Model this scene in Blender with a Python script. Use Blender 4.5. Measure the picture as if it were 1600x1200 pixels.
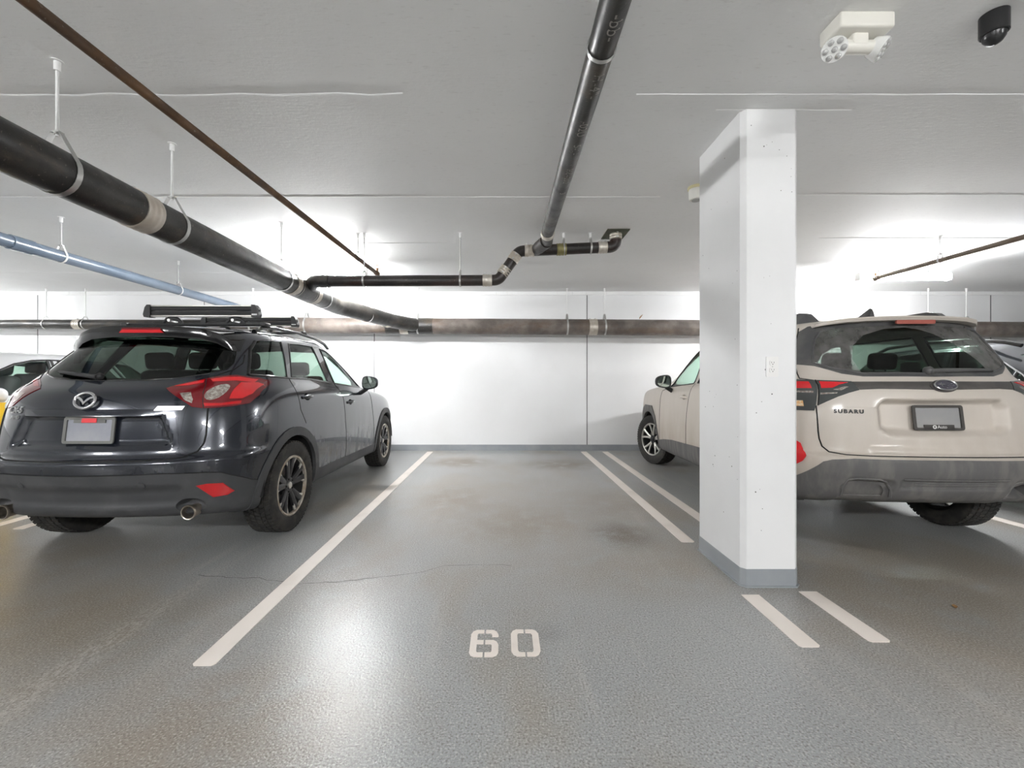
import bpy, bmesh, math, random
import numpy as np
from mathutils import Vector, Matrix
from mathutils.bvhtree import BVHTree

for _o in list(bpy.data.objects):
    bpy.data.objects.remove(_o, do_unlink=True)
scene = bpy.context.scene
C = scene.collection
random.seed(7)
PI = math.pi

# ------------------------------------------------------------------ camera, world, exposure
cam_d = bpy.data.cameras.new('camera')
cam = bpy.data.objects.new('camera', cam_d)
C.objects.link(cam)
cam.location = (0, 0, 1.2)
cam.rotation_euler = (PI / 2, 0, 0)
cam_d.sensor_fit = 'HORIZONTAL'
cam_d.sensor_width = 36
cam_d.lens = 15.03
cam_d.shift_x = 13 / 1600
cam_d.shift_y = -2 / 1600
cam_d.clip_start = 0.05
cam_d.clip_end = 60
scene.camera = cam

world = bpy.data.worlds.new('world')
scene.world = world
world.use_nodes = True
world.node_tree.nodes['Background'].inputs[0].default_value = (0.9, 0.93, 1.0, 1)
world.node_tree.nodes['Background'].inputs[1].default_value = 0.0   # closed underground room: no sky

vs = scene.view_settings
vs.view_transform = 'Standard'
vs.look = 'None'
vs.gamma = 1
vs.exposure = 1.72
vs.use_curve_mapping = False

TUBE_STRENGTH = 106.0     # every strip light in the garage is the same fitting

# ------------------------------------------------------------------ material helpers
class NG:
    def __init__(s, mat):
        s.t = mat.node_tree
        s.n = s.t.nodes
        s.l = s.t.links
    def new(s, typ, **kw):
        n = s.n.new(typ)
        for k, v in kw.items():
            setattr(n, k, v)
        return n
    def put(s, sock, v):
        if isinstance(v, bpy.types.NodeSocket):
            s.l.new(v, sock)
        elif isinstance(v, (tuple, list)) and len(v) == 3 and sock.type == 'RGBA':
            sock.default_value = (*v, 1)
        else:
            sock.default_value = v
    def coord(s, kind='Object'):
        return s.new('ShaderNodeTexCoord').outputs[kind]
    def noise(s, vec, scale, detail=4, rough=.55, dist=0.0):
        n = s.new('ShaderNodeTexNoise')
        s.put(n.inputs['Vector'], vec)
        n.inputs['Scale'].default_value = scale
        n.inputs['Detail'].default_value = detail
        n.inputs['Roughness'].default_value = rough
        n.inputs['Distortion'].default_value = dist
        return n.outputs['Fac']
    def scale(s, vec, sc, loc=(0, 0, 0)):
        n = s.new('ShaderNodeMapping')
        s.put(n.inputs['Vector'], vec)
        n.inputs['Scale'].default_value = sc
        n.inputs['Location'].default_value = loc
        return n.outputs[0]
    def ramp(s, f, a, b, lo=0.0, hi=1.0):
        n = s.new('ShaderNodeMapRange')
        n.interpolation_type = 'SMOOTHSTEP'
        s.put(n.inputs[0], f)
        n.inputs[1].default_value = a
        n.inputs[2].default_value = b
        n.inputs[3].default_value = lo
        n.inputs[4].default_value = hi
        return n.outputs[0]
    def math(s, op, a, b=0.0):
        n = s.new('ShaderNodeMath', operation=op)
        s.put(n.inputs[0], a)
        s.put(n.inputs[1], b)
        return n.outputs[0]
    def mix(s, f, a, b):
        n = s.new('ShaderNodeMix', data_type='RGBA')
        s.put(n.inputs[0], f)
        s.put(n.inputs[6], a)
        s.put(n.inputs[7], b)
        return n.outputs[2]
    def bump(s, h, strength, dist=.01):
        n = s.new('ShaderNodeBump')
        s.put(n.inputs['Height'], h)
        n.inputs['Strength'].default_value = strength
        n.inputs['Distance'].default_value = dist
        return n.outputs[0]
    def blob(s, vec, cx, cy, rx, ry):
        """soft elliptic mask, 1 in the middle, 0 outside, on a horizontal surface"""
        m = s.scale(vec, (1 / rx, 1 / ry, 0), (-cx / rx, -cy / ry, 0))
        n = s.new('ShaderNodeVectorMath', operation='LENGTH')
        s.l.new(m, n.inputs[0])
        return s.ramp(n.outputs['Value'], 1.0, 0.15)

def newmat(name):
    m = bpy.data.materials.new(name)
    m.use_nodes = True
    return m, NG(m), m.node_tree.nodes['Principled BSDF']

def M(name, col, rough=.5, metal=0.0, coat=0.0, coat_rough=.03, spec=.5):
    m, g, b = newmat(name)
    b.inputs['Base Color'].default_value = (*col, 1)
    b.inputs['Roughness'].default_value = rough
    b.inputs['Metallic'].default_value = metal
    b.inputs['Coat Weight'].default_value = coat
    b.inputs['Coat Roughness'].default_value = coat_rough
    b.inputs['Specular IOR Level'].default_value = spec
    return m

def MN(name, c1, c2, scale=3.0, lo=.4, hi=.65, rough=.6, rough2=None, metal=0.0, bump=0.0, bscale=60.0,
       stretch=(1, 1, 1), coat=0.0, detail=5, spec=.5):
    """two-tone noise material with optional fine relief"""
    m, g, b = newmat(name)
    v = g.scale(g.coord(), stretch)
    f = g.ramp(g.noise(v, scale, detail), lo, hi)
    g.put(b.inputs['Base Color'], g.mix(f, c1, c2))
    if rough2 is None:
        b.inputs['Roughness'].default_value = rough
    else:
        g.put(b.inputs['Roughness'], g.ramp(f, 0, 1, rough, rough2))
    b.inputs['Metallic'].default_value = metal
    b.inputs['Coat Weight'].default_value = coat
    b.inputs['Specular IOR Level'].default_value = spec
    if bump:
        g.put(b.inputs['Normal'], g.bump(g.noise(v, bscale, 3), bump, .004))
    return m

def emit(name, col, strength):
    m, g, b = newmat(name)
    b.inputs['Base Color'].default_value = (*col, 1)
    b.inputs['Emission Color'].default_value = (*col, 1)
    b.inputs['Emission Strength'].default_value = strength
    return m

def glassmat(name, tint, gloss_rough=.02, film=None, film_w=0.0):
    """thin tinted pane: tinted see-through plus Fresnel reflection, optional dust film"""
    m, g, b = newmat(name)
    out = g.n['Material Output']
    tr = g.new('ShaderNodeBsdfTransparent')
    tr.inputs[0].default_value = (*tint, 1)
    gl = g.new('ShaderNodeBsdfGlossy')
    gl.inputs['Roughness'].default_value = gloss_rough
    lw = g.new('ShaderNodeLayerWeight')
    lw.inputs[0].default_value = .5
    fr = g.math('ADD', g.math('MULTIPLY', g.math('POWER', lw.outputs['Facing'], 5.0), .9), .045)
    mx = g.new('ShaderNodeMixShader')
    g.l.new(fr, mx.inputs[0])
    g.l.new(tr.outputs[0], mx.inputs[1])
    g.l.new(gl.outputs[0], mx.inputs[2])
    last = mx.outputs[0]
    if film:
        df = g.new('ShaderNodeBsdfDiffuse')
        df.inputs[0].default_value = (*film, 1)
        m2 = g.new('ShaderNodeMixShader')
        v = g.coord()
        w = g.ramp(g.noise(v, 14, 6), .2, .8, film_w * .55, film_w * 1.25)
        g.put(m2.inputs[0], w)
        g.l.new(last, m2.inputs[1])
        g.l.new(df.outputs[0], m2.inputs[2])
        last = m2.outputs[0]
    g.n.remove(b)
    g.l.new(last, out.inputs[0])
    return m

# ------------------------------------------------------------------ mesh helpers
class MB:
    def __init__(s):
        s.v = []
        s.f = []
    def add(s, vs_, fs_):
        o = len(s.v)
        s.v += [tuple(p) for p in vs_]
        s.f += [tuple(i + o for i in f) for f in fs_]
        return s
    def box(s, c, size, rot=None, bev=0.0):
        hx, hy, hz = size[0] / 2, size[1] / 2, size[2] / 2
        if bev <= 0:
            p = [Vector((x, y, z)) for x in (-hx, hx) for y in (-hy, hy) for z in (-hz, hz)]
            f = [(0, 1, 3, 2), (4, 6, 7, 5), (0, 4, 5, 1), (2, 3, 7, 6), (0, 2, 6, 4), (1, 5, 7, 3)]
        else:
            bm = bmesh.new()
            bmesh.ops.create_cube(bm, size=1)
            for v in bm.verts:
                v.co = Vector((v.co.x * size[0], v.co.y * size[1], v.co.z * size[2]))
            bmesh.ops.bevel(bm, geom=list(bm.edges), offset=bev, segments=3, affect='EDGES', profile=.5)
            bm.verts.index_update()
            p = [v.co.copy() for v in bm.verts]
            f = [tuple(v.index for v in fc.verts) for fc in bm.faces]
            bm.free()
        if rot is not None:
            p = [rot @ q for q in p]
        c = Vector(c)
        return s.add([q + c for q in p], f)
    def tube(s, path, r, seg=12, caps=True, closed=False, flat=None):
        """swept round (or elliptic with flat=(ru, rv, up)) section along a polyline; r may be a list"""
        P = [Vector(p) for p in path]
        n = len(P)
        rs = r if isinstance(r, (list, tuple)) else [r] * n
        T = []
        for i in range(n):
            if closed:
                t = P[(i + 1) % n] - P[i - 1]
            else:
                t = P[min(i + 1, n - 1)] - P[max(i - 1, 0)]
            T.append(t.normalized())
        up = Vector((0, 0, 1)) if flat is None else Vector(flat[2])
        if abs(T[0].dot(up)) > .95:
            up = Vector((1, 0, 0))
        u = (up - T[0] * up.dot(T[0])).normalized()
        V = []
        for i in range(n):
            u = (u - T[i] * u.dot(T[i])).normalized()
            w = T[i].cross(u)
            for k in range(seg):
                a = 2 * PI * k / seg
                ru, rv = (rs[i], rs[i]) if flat is None else (flat[0], flat[1])
                V.append(P[i] + u * (math.cos(a) * ru) + w * (math.sin(a) * rv))
        F = []
        m = n if closed else n - 1
        for i in range(m):
            a, b = i * seg, ((i + 1) % n) * seg
            for k in range(seg):
                k2 = (k + 1) % seg
                F.append((a + k, a + k2, b + k2, b + k))
        if caps and not closed:
            F.append(tuple(range(seg - 1, -1, -1)))
            F.append(tuple((n - 1) * seg + k for k in range(seg)))
        return s.add(V, F)
    def cyl(s, p0, p1, r, seg=16, r2=None):
        return s.tube([p0, p1], [r, r if r2 is None else r2], seg)
    def lathe(s, prof, origin, axis, seg=32, closed=False, caps=True):
        """prof: list of (distance along axis, radius)"""
        ax = Vector(axis).normalized()
        up = Vector((0, 0, 1)) if abs(ax.z) < .9 else Vector((1, 0, 0))
        u = (up - ax * up.dot(ax)).normalized()
        w = ax.cross(u)
        o = Vector(origin)
        V = []
        for (d, r) in prof:
            for k in range(seg):
                a = 2 * PI * k / seg
                V.append(o + ax * d + u * (math.cos(a) * r) + w * (math.sin(a) * r))
        F = []
        n = len(prof)
        for i in range(n if closed else n - 1):
            a, b = i * seg, ((i + 1) % n) * seg
            for k in range(seg):
                k2 = (k + 1) % seg
                F.append((a + k, a + k2, b + k2, b + k))
        if caps and not closed:
            if prof[0][1] > 1e-5:
                F.append(tuple(range(seg - 1, -1, -1)))
            if prof[-1][1] > 1e-5:
                F.append(tuple((n - 1) * seg + k for k in range(seg)))
        return s.add(V, F)
    def prism(s, poly, o, ex, ey, ez, depth):
        """extrude polygon (in the ex, ey plane at o) by depth along ez"""
        o, ex, ey, ez = Vector(o), Vector(ex), Vector(ey), Vector(ez)
        n = len(poly)
        a = [o + ex * p[0] + ey * p[1] for p in poly]
        b = [q + ez * depth for q in a]
        F = [tuple(range(n - 1, -1, -1)), tuple(range(n, 2 * n))]
        for i in range(n):
            j = (i + 1) % n
            F.append((i, j, n + j, n + i))
        return s.add(a + b, F)
    def loft(s, rings, caps=True, closed=True):
        n = len(rings[0])
        V = [p for r in rings for p in r]
        F = []
        for i in range(len(rings) - 1):
            for k in range(n if closed else n - 1):
                k2 = (k + 1) % n
                F.append((i * n + k, i * n + k2, (i + 1) * n + k2, (i + 1) * n + k))
        if caps and closed:
            F.append(tuple(range(n - 1, -1, -1)))
            F.append(tuple((len(rings) - 1) * n + k for k in range(n)))
        return s.add(V, F)
    def build(s, name, mat, parent=None, smooth=35):
        me = bpy.data.meshes.new(name)
        me.from_pydata([tuple(p) for p in s.v], [], s.f)
        me.update()
        bm = bmesh.new()
        bm.from_mesh(me)
        bmesh.ops.recalc_face_normals(bm, faces=bm.faces)
        bm.to_mesh(me)
        bm.free()
        if smooth:
            for p in me.polygons:
                p.use_smooth = True
            me.set_sharp_from_angle(angle=math.radians(smooth))
        me.materials.append(mat)
        return link(name, me, parent)

def link(name, me, parent=None):
    o = bpy.data.objects.new(name, me)
    C.objects.link(o)
    if parent is not None:
        o.parent = parent
    return o

def tag(o, label=None, cat=None, group=None, kind=None):
    if label: o['label'] = label
    if cat: o['category'] = cat
    if group: o['group'] = group
    if kind: o['kind'] = kind
    return o

def empty(name, loc=(0, 0, 0), rz=0.0):
    o = bpy.data.objects.new(name, None)
    o.empty_display_size = .1
    C.objects.link(o)
    o.location = loc
    o.rotation_euler = (0, 0, rz)
    return o

def copy_tree(o, parent=None):
    c = o.copy()
    C.objects.link(c)
    c.parent = parent
    for ch in list(o.children):
        copy_tree(ch, c)
    return c

def arc(cx, cy, r, a0, a1, n):
    return [(cx + r * math.cos(math.radians(a0 + (a1 - a0) * i / n)),
             cy + r * math.sin(math.radians(a0 + (a1 - a0) * i / n))) for i in range(n + 1)]

def rrect(x0, y0, x1, y1, r, n=4):
    return (arc(x1 - r, y0 + r, r, -90, 0, n) + arc(x1 - r, y1 - r, r, 0, 90, n)
            + arc(x0 + r, y1 - r, r, 90, 180, n) + arc(x0 + r, y0 + r, r, 180, 270, n))

def text_mesh(txt, size, extrude=.0015, shear=0.0, spacing=1.0, align='CENTER', bold=0.0):
    cu = bpy.data.curves.new('lettering', 'FONT')
    cu.body = txt
    cu.size = size
    cu.extrude = extrude
    cu.shear = shear
    cu.space_character = spacing
    cu.offset = bold
    cu.align_x = align
    cu.align_y = 'CENTER'
    cu.resolution_u = 3
    ob = bpy.data.objects.new('lettering', cu)
    C.objects.link(ob)
    dg = bpy.context.evaluated_depsgraph_get()
    me = bpy.data.meshes.new_from_object(ob.evaluated_get(dg))
    bpy.data.objects.remove(ob, do_unlink=True)
    bpy.data.curves.remove(cu)
    return me

# ------------------------------------------------------------------ shared materials
steel = M('galvanised_steel', (.55, .55, .54), .38, .85)
white_paint = M('white_paint', (.82, .82, .81), .5)
# ================================================================== the setting
WALL_Y, CEIL = 7.57, 2.81
X0, X1, Y0 = -12.0, 12.5, -12.5

# ---- floor material: blue-grey epoxy with dust, tyre tracks and oil stains
m_floor, g, b = newmat('epoxy_floor')
v = g.coord()
base = g.mix(g.ramp(g.noise(v, .55, 4), .35, .65), (.292, .303, .304), (.338, .344, .338))
dust = g.ramp(g.noise(g.scale(v, (1.0, .7, 1)), 1.1, 7, .62, .4), .45, .68)
base = g.mix(g.math('MULTIPLY', dust, .78), base, (.285, .245, .195))
streak = g.ramp(g.noise(g.scale(v, (5, .6, 1)), 1.4, 5), .55, .75)
base = g.mix(g.math('MULTIPLY', streak, .30), base, (.500, .475, .435))
stains = [(.1, 4.3, 1.6, 2.6, .38, (.30, .262, .215)), (2.9, 2.2, 2.0, 1.3, .42, (.29, .25, .20)), (-2.9, 1.9, 2.2, 1.3, .35, (.29, .255, .205)), (.92, 3.38, .36, .44, .95, (.105, .080, .052)), (-.66, 6.45, .75, .55, .75, (.17, .125, .08)),
          (.85, 6.30, .80, .60, .75, (.16, .12, .075)), (-.55, 4.45, .55, .8, .5, (.22, .17, .115)),
          (.15, 3.70, .95, .8, .50, (.23, .195, .15)), (1.1, 4.3, .7, .9, .45, (.22, .185, .14)),
          (.9, 2.75, 1.0, .6, .40, (.27, .235, .19)), (2.6, 2.7, 1.5, 1.0, .50, (.27, .235, .185)),
          (-3.1, 2.9, .9, .9, .50, (.26, .225, .18)), (-2.3, 2.15, 1.3, .6, .45, (.25, .215, .165)),
          (-1.0, 1.5, .8, .6, .5, (.27, .225, .18)), (.2, 2.05, .14, .12, .35, (.20, .20, .20)),
          (-.95, 2.6, .5, .8, .35, (.26, .22, .18)), (2.2, 1.6, 1.0, .5, .3, (.28, .25, .21))]
edge = g.ramp(g.noise(v, 4.5, 6, .65), .24, .58)
for (cx, cy, rx, ry, st, colr) in stains:
    mk = g.math('MULTIPLY', g.blob(v, cx, cy, rx, ry), edge)
    base = g.mix(g.math('MULTIPLY', mk, min(1.0, st * 1.5)), base, colr)
# pale tread print left behind the black car's right wheels
for cx in (-1.83, -3.40):
    tr = g.blob(v, cx, 1.2, .14, 2.4)
    tr = g.math('MULTIPLY', tr, g.ramp(g.noise(g.scale(v, (30, 16, 1)), 1.6, 4), .42, .6))
    base = g.mix(g.math('MULTIPLY', tr, .75), base, (.47, .45, .41))
grit = g.noise(v, 125, 1.5, .6)
base = g.mix(g.ramp(grit, .53, .68, 0, .72), base, (.13, .115, .098))
base = g.mix(g.ramp(grit, .46, .30, 0, .55), base, (.62, .60, .57))
g.put(b.inputs['Base Color'], base)
g.put(b.inputs['Roughness'], g.ramp(g.noise(v, 2.2, 4), .25, .75, .290, .345))
b.inputs['Specular IOR Level'].default_value = .55
g.put(b.inputs['Normal'], g.bump(g.noise(v, 105, 2.0, .6), .36, .003))

m_wall, g, b = newmat('painted_wall')
v = g.coord()
f = g.ramp(g.noise(v, .8, 5), .35, .7)
g.put(b.inputs['Base Color'], g.mix(f, (.84, .845, .85), (.80, .80, .80)))
b.inputs['Roughness'].default_value = .55
g.put(b.inputs['Normal'], g.bump(g.noise(v, 16, 4), .10, .006))

m_pillar, g, b = newmat('painted_concrete')
v = g.coord()
f = g.ramp(g.noise(v, 1.6, 5), .35, .7)
g.put(b.inputs['Base Color'], g.mix(f, (.83, .83, .83), (.79, .79, .79)))
b.inputs['Roughness'].default_value = .55
g.put(b.inputs['Normal'], g.bump(g.noise(v, 12, 5), .12, .006))

m_ceil, g, b = newmat('painted_ceiling')
v = g.coord()
f = g.ramp(g.noise(v, .7, 6), .3, .7)
cc = g.mix(f, (.88, .882, .88), (.83, .832, .83))
pit = g.ramp(g.noise(g.scale(v, (7, 30, 1)), 3.0, 4), .60, .74, 0, .30)
cc = g.mix(pit, cc, (.56, .55, .535))
g.put(b.inputs['Base Color'], cc)
b.inputs['Roughness'].default_value = .7
g.put(b.inputs['Normal'], g.bump(g.math('ADD', g.noise(g.scale(v, (2, 9, 1)), 6, 5), g.noise(v, 45, 3)), .16, .006))

m_base = MN('grey_blue_base_paint', (.285, .305, .325), (.34, .355, .37), 2.5, rough=.42)
m_line = MN('cream_line_paint', (.80, .735, .675), (.70, .635, .575), 4.0, .5, .8, rough=.5, bump=.15, bscale=120)
m_joint = M('joint_dark', (.16, .16, .165), .8)
m_seam = M('ceiling_seam', (.90, .90, .895), .6)
m_seam_dk = m_ceil
m_hole = M('pinhole_dark', (.12, .115, .11), .9)

def struct(name, mb, mat, parent=None, smooth=0):
    o = mb.build(name, mat, parent, smooth)
    if parent is None:
        o['kind'] = 'structure'
    return o

floor = struct('floor', MB().box(((X0 + X1) / 2, (Y0 + WALL_Y) / 2, -.05), (X1 - X0 + .4, WALL_Y - Y0 + .4, .1)), m_floor)
floor['label'] = 'grey-blue epoxy garage floor with brown stains'
ceil = struct('ceiling', MB().box(((X0 + X1) / 2, (Y0 + WALL_Y) / 2, CEIL + .05), (X1 - X0 + .4, WALL_Y - Y0 + .4, .1)), m_ceil)
ceil['label'] = 'pale grey painted concrete ceiling with form seams'
wall_back = struct('wall_back', MB().box(((X0 + X1) / 2, WALL_Y + .1, CEIL / 2), (X1 - X0 + .4, .2, CEIL)), m_wall)
wall_back['label'] = 'white painted end wall behind the parked cars'
struct('wall_left', MB().box((X0 - .1, (Y0 + WALL_Y) / 2, CEIL / 2), (.2, WALL_Y - Y0, CEIL)), m_wall)['label'] = 'white side wall beyond the left bays'
struct('wall_right', MB().box((X1 + .1, (Y0 + WALL_Y) / 2, CEIL / 2), (.2, WALL_Y - Y0, CEIL)), m_wall)['label'] = 'white side wall beyond the right bays'
m_far = MN('dark_unseen_wall', (.20, .20, .195), (.27, .265, .255), 1.5, rough=.85)  # unseen wall, coloured dark to dim reflections in the navy paint
struct('wall_front', MB().box(((X0 + X1) / 2, Y0 - .1, CEIL / 2), (X1 - X0, .2, CEIL)), m_far)['label'] = 'unseen wall across the drive aisle, kept dark grey to dim reflections'
bb = struct('baseboard_back', MB().box(((X0 + X1) / 2, WALL_Y - .002, .0525), (X1 - X0, .008, .105)), m_base)
bb['label'] = 'grey-blue painted band along the foot of the end wall'
tr = struct('trim_1', MB().box(((X0 + X1) / 2, WALL_Y - .012, CEIL - .03), (X1 - X0, .024, .06)), m_ceil)
tr['label'] = 'grey strip where the end wall meets the ceiling'

# control joints in the end wall
for x in (-8.25, -2.29, 1.475, 8.62, -5.3):
    MB().box((x, WALL_Y - .002, (CEIL - .06) / 2), (.014 if x > -5 else .010, .006, CEIL - .06)).build('control_joint', m_joint, wall_back, 0)

# form seams on the ceiling: thin wavy ridges
def ridge(y, xa, xb, w, mat, amp=.006, seed=0, slope=0.0):
    rnd = random.Random(seed)
    n = max(4, int((xb - xa) / .18))
    mb = MB()
    top, bot = [], []
    for i in range(n + 1):
        x = xa + (xb - xa) * i / n
        yy = y + slope * (x - xa) + rnd.uniform(-amp, amp)
        ww = w * rnd.uniform(.55, 1.25)
        top.append((x, yy - ww, CEIL + .002))
        top.append((x, yy - ww * .3, CEIL - .004))
        top.append((x, yy + ww * .3, CEIL - .004))
        top.append((x, yy + ww, CEIL + .002))
    F = []
    for i in range(n):
        for k in range(3):
            a = i * 4 + k
            F.append((a, a + 1, a + 5, a + 4))
    mb.add(top, F)
    return mb.build('form_seam', mat, ceil, 60)

ridge(2.385, -6.0, -.56, .010, m_seam_dk, .012, 1)
ridge(2.385, .74, 6.5, .007, m_seam, .003, 2)
ridge(3.70, -7.0, 1.35, .006, m_seam, .002, 3)
ridge(3.66, 1.75, 7.0, .006, m_seam, .002, 4)
ridge(4.92, -2.3, -.55, .008, m_seam_dk, .008, 5)
ridge(4.75, 3.5, 8.5, .007, m_seam_dk, .005, 6)
ridge(6.25, -8.0, -3.0, .008, m_seam_dk, .006, 7)
ridge(5.9, 3.0, 4.6, .006, m_seam_dk, .006, 8)
ridge(2.52, 1.25, 2.05, .006, m_seam, .003, 9)

# ---- painted markings on the floor
def quad_mark(name, pts, z=.003):
    n = len(pts)
    mb = MB()
    mb.add([(p[0], p[1], 0) for p in pts] + [(p[0], p[1], z) for p in pts],
           [tuple(range(n, 2 * n))] + [(i, (i + 1) % n, n + (i + 1) % n, n + i) for i in range(n)])
    return mb.build(name, m_line, floor, 0)

def stripe(xa, xb, ya, yb, dx=0.0):
    r = .012
    return quad_mark('parking_line', [(xa + r, ya), (xb - r, ya), (xb, ya + r), (xb + dx, yb), (xa + dx, yb), (xa, ya + r)])

stripe(-1.325, -1.227, 1.81, 7.43)
stripe(1.343, 1.441, 1.937, 2.416)
stripe(1.337, 1.437, 3.21, 7.43)
stripe(1.692, 1.795, 1.975, 2.453)
stripe(1.690, 1.790, 3.25, 7.43, .02)
stripe(4.285, 4.395, 1.9, 7.43)
stripe(-4.31, -4.21, 2.6, 7.43)
stripe(-4.03, -3.93, 3.50, 7.43)

def glyph(pieces, ox, oy, w, h):
    for poly in pieces:
        quad_mark('stencil_numeral', [(ox + p[0] * w, oy + p[1] * h) for p in poly])

# unit-box stencil numerals "6" and "0"
g_ = .03
six = [
    [(.5 - g_, 0), (.18, 0), (.06, .05), (0, .15), (0, .82), (.07, .94), (.2, 1), (.5 - g_, 1), (.5 - g_, .87), (.27, .87), (.235, .83),
     (.235, .60), (.5 - g_, .60), (.5 - g_, .455), (.235, .455), (.235, .19), (.27, .155), (.5 - g_, .155)],
    [(.5 + g_, 1), (.8, 1), (.93, .93), (1, .8), (1, .73), (.765, .73), (.765, .83), (.73, .87), (.5 + g_, .87)],
    [(.5 + g_, .60), (.82, .60), (.94, .54), (1, .43), (1, .15), (.94, .05), (.82, 0), (.5 + g_, 0), (.5 + g_, .155), (.73, .155),
     (.765, .19), (.765, .42), (.73, .455), (.5 + g_, .455)],
]
zero = [
    [(.5 - g_, 0), (.2, 0), (.07, .06), (0, .18), (0, .82), (.07, .94), (.2, 1), (.5 - g_, 1), (.5 - g_, .86), (.28, .86), (.235, .8),
     (.235, .2), (.28, .14), (.5 - g_, .14)],
    [(.5 + g_, 0), (.5 + g_, .14), (.72, .14), (.765, .2), (.765, .8), (.72, .86), (.5 + g_, .86), (.5 + g_, 1), (.8, 1), (.93, .94), (1, .82),
     (1, .18), (.93, .06), (.8, 0)],
]
glyph(six, -.154, 1.868, .130, .203)
glyph(zero, .034, 1.872, .131, .203)

# hairline crack across the bay and finer ones
def crack(pts, w=.004, seed=0):
    rnd = random.Random(seed)
    P = []
    for i in range(len(pts) - 1):
        a, b2 = Vector((*pts[i], 0)), Vector((*pts[i + 1], 0))
        k = max(2, int((b2 - a).length / .05))
        for j in range(k):
            q = a.lerp(b2, j / k)
            P.append(Vector((q.x + rnd.uniform(-.006, .006), q.y + rnd.uniform(-.01, .01), 0)))
    V, F = [], []
    for i, q in enumerate(P):
        ww = w * rnd.uniform(.3, 1) * .5
        V += [(q.x, q.y - ww, .0012), (q.x, q.y + ww, .0012)]
        if i:
            F.append((2 * i - 2, 2 * i, 2 * i + 1, 2 * i - 1))
    MB().add(V, F).build('floor_crack', m_hole, floor, 0)
crack([(-1.9, 2.66), (-1.5, 2.62), (-1.22, 2.55), (-1.0, 2.58), (-.75, 2.64), (-.52, 2.70), (-.40, 2.80), (-.1, 2.82), (.1, 2.80)], .006, 1)
crack([(1.0, 2.25), (1.05, 2.1), (1.13, 1.95)], .004, 2)
crack([(1.22, 2.2), (1.25, 2.05), (1.2, 1.95)], .003, 3)

# ---- pillar
PX0, PX1, PY0, PY1 = 1.402, 1.738, 2.512, 3.085
def chamfer_rect(x0, y0, x1, y1, c):
    return [(x0 + c, y0), (x1 - c, y0), (x1, y0 + c), (x1, y1 - c), (x1 - c, y1), (x0 + c, y1), (x0, y1 - c), (x0, y0 + c)]
pl = MB().prism(chamfer_rect(PX0, PY0, PX1, PY1, .026), (0, 0, .10), (1, 0, 0), (0, 1, 0), (0, 0, 1), CEIL - .10)
pillar = struct('pillar', pl, m_pillar)
tag(pillar, 'white concrete pillar with chamfered corners beside bay 60', 'pillar')
MB().prism(chamfer_rect(PX0 - .003, PY0 - .003, PX1 + .003, PY1 + .003, .027), (0, 0, 0), (1, 0, 0), (0, 1, 0), (0, 0, 1), .105).build('painted_base', m_base, pillar, 0)
MB().prism(chamfer_rect(PX0 - .012, PY0 - .012, PX1 + .012, PY1 + .012, .03), (0, 0, 0), (1, 0, 0), (0, 1, 0), (0, 0, 1), .008).build('caulk_bead', m_base, pillar, 0)
rnd = random.Random(5)
pits = MB()
for i in range(46):
    r = rnd.choice([.0015, .002, .0025, .004])
    z = rnd.uniform(.3, 2.72)
    if rnd.random() < .55:
        p0 = Vector((rnd.uniform(PX0 + .04, PX1 - .04), PY0 - .0006, z)); n = Vector((0, 1, 0))
    else:
        p0 = Vector((PX0 - .0006, rnd.uniform(PY0 + .05, PY1 - .05), z)); n = Vector((1, 0, 0))
    pits.tube([p0, p0 + n * .002], r * rnd.uniform(.7, 1.2), 6)
tag(pits.build('air_holes', m_hole, pillar, 0), kind='stuff')
# ================================================================== pipes
def mpipe(name, dk, mid, rust, lo, hi, rough, rust_amt=.6):
    m, g, b = newmat(name)
    v = g.coord()
    c = g.mix(g.ramp(g.noise(v, 4, 6), .35, .7), dk, mid)
    c = g.mix(g.math('MULTIPLY', g.ramp(g.noise(g.scale(v, (.7, .7, 2)), 3.2, 7, .65), lo, hi), rust_amt), c, rust)
    c = g.mix(g.ramp(g.noise(v, 60, 3), .62, .75, 0, .35), c, (.30, .27, .22))
    g.put(b.inputs['Base Color'], c)
    g.put(b.inputs['Roughness'], g.ramp(g.noise(v, 9, 4), .3, .7, rough, rough + .22))
    g.put(b.inputs['Normal'], g.bump(g.noise(v, 70, 3), .25, .003))
    return m

m_iron = mpipe('cast_iron_black', (.018, .017, .016), (.045, .041, .036), (.10, .072, .045), .50, .70, .30)
m_iron_wall = mpipe('cast_iron_weathered', (.095, .080, .070), (.20, .172, .152), (.12, .074, .045), .46, .70, .42)
m_iron_branch = mpipe('cast_iron_branch', (.020, .017, .016), (.036, .030, .028), (.055, .022, .016), .48, .66, .30)
m_rust = mpipe('rusty_steel', (.075, .040, .020), (.17, .085, .035), (.05, .035, .028), .50, .68, .55)
m_rust2 = mpipe('dull_steel_pipe', (.11, .085, .065), (.19, .15, .115), (.12, .06, .03), .50, .70, .5)
m_pvc = MN('blue_grey_pvc', (.14, .185, .25), (.18, .225, .29), 2.0, rough=.25, spec=.6)
m_band = MN('steel_band', (.52, .47, .40), (.66, .62, .56), 9, rough=.38, metal=.55)
m_band2 = MN('pale_band', (.50, .44, .37), (.60, .55, .49), 8, rough=.45, metal=.25)
m_bronze = M('bronze', (.28, .16, .08), .4, .8)
m_dark_steel = M('dark_steel', (.10, .10, .10), .45, .8)

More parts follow.
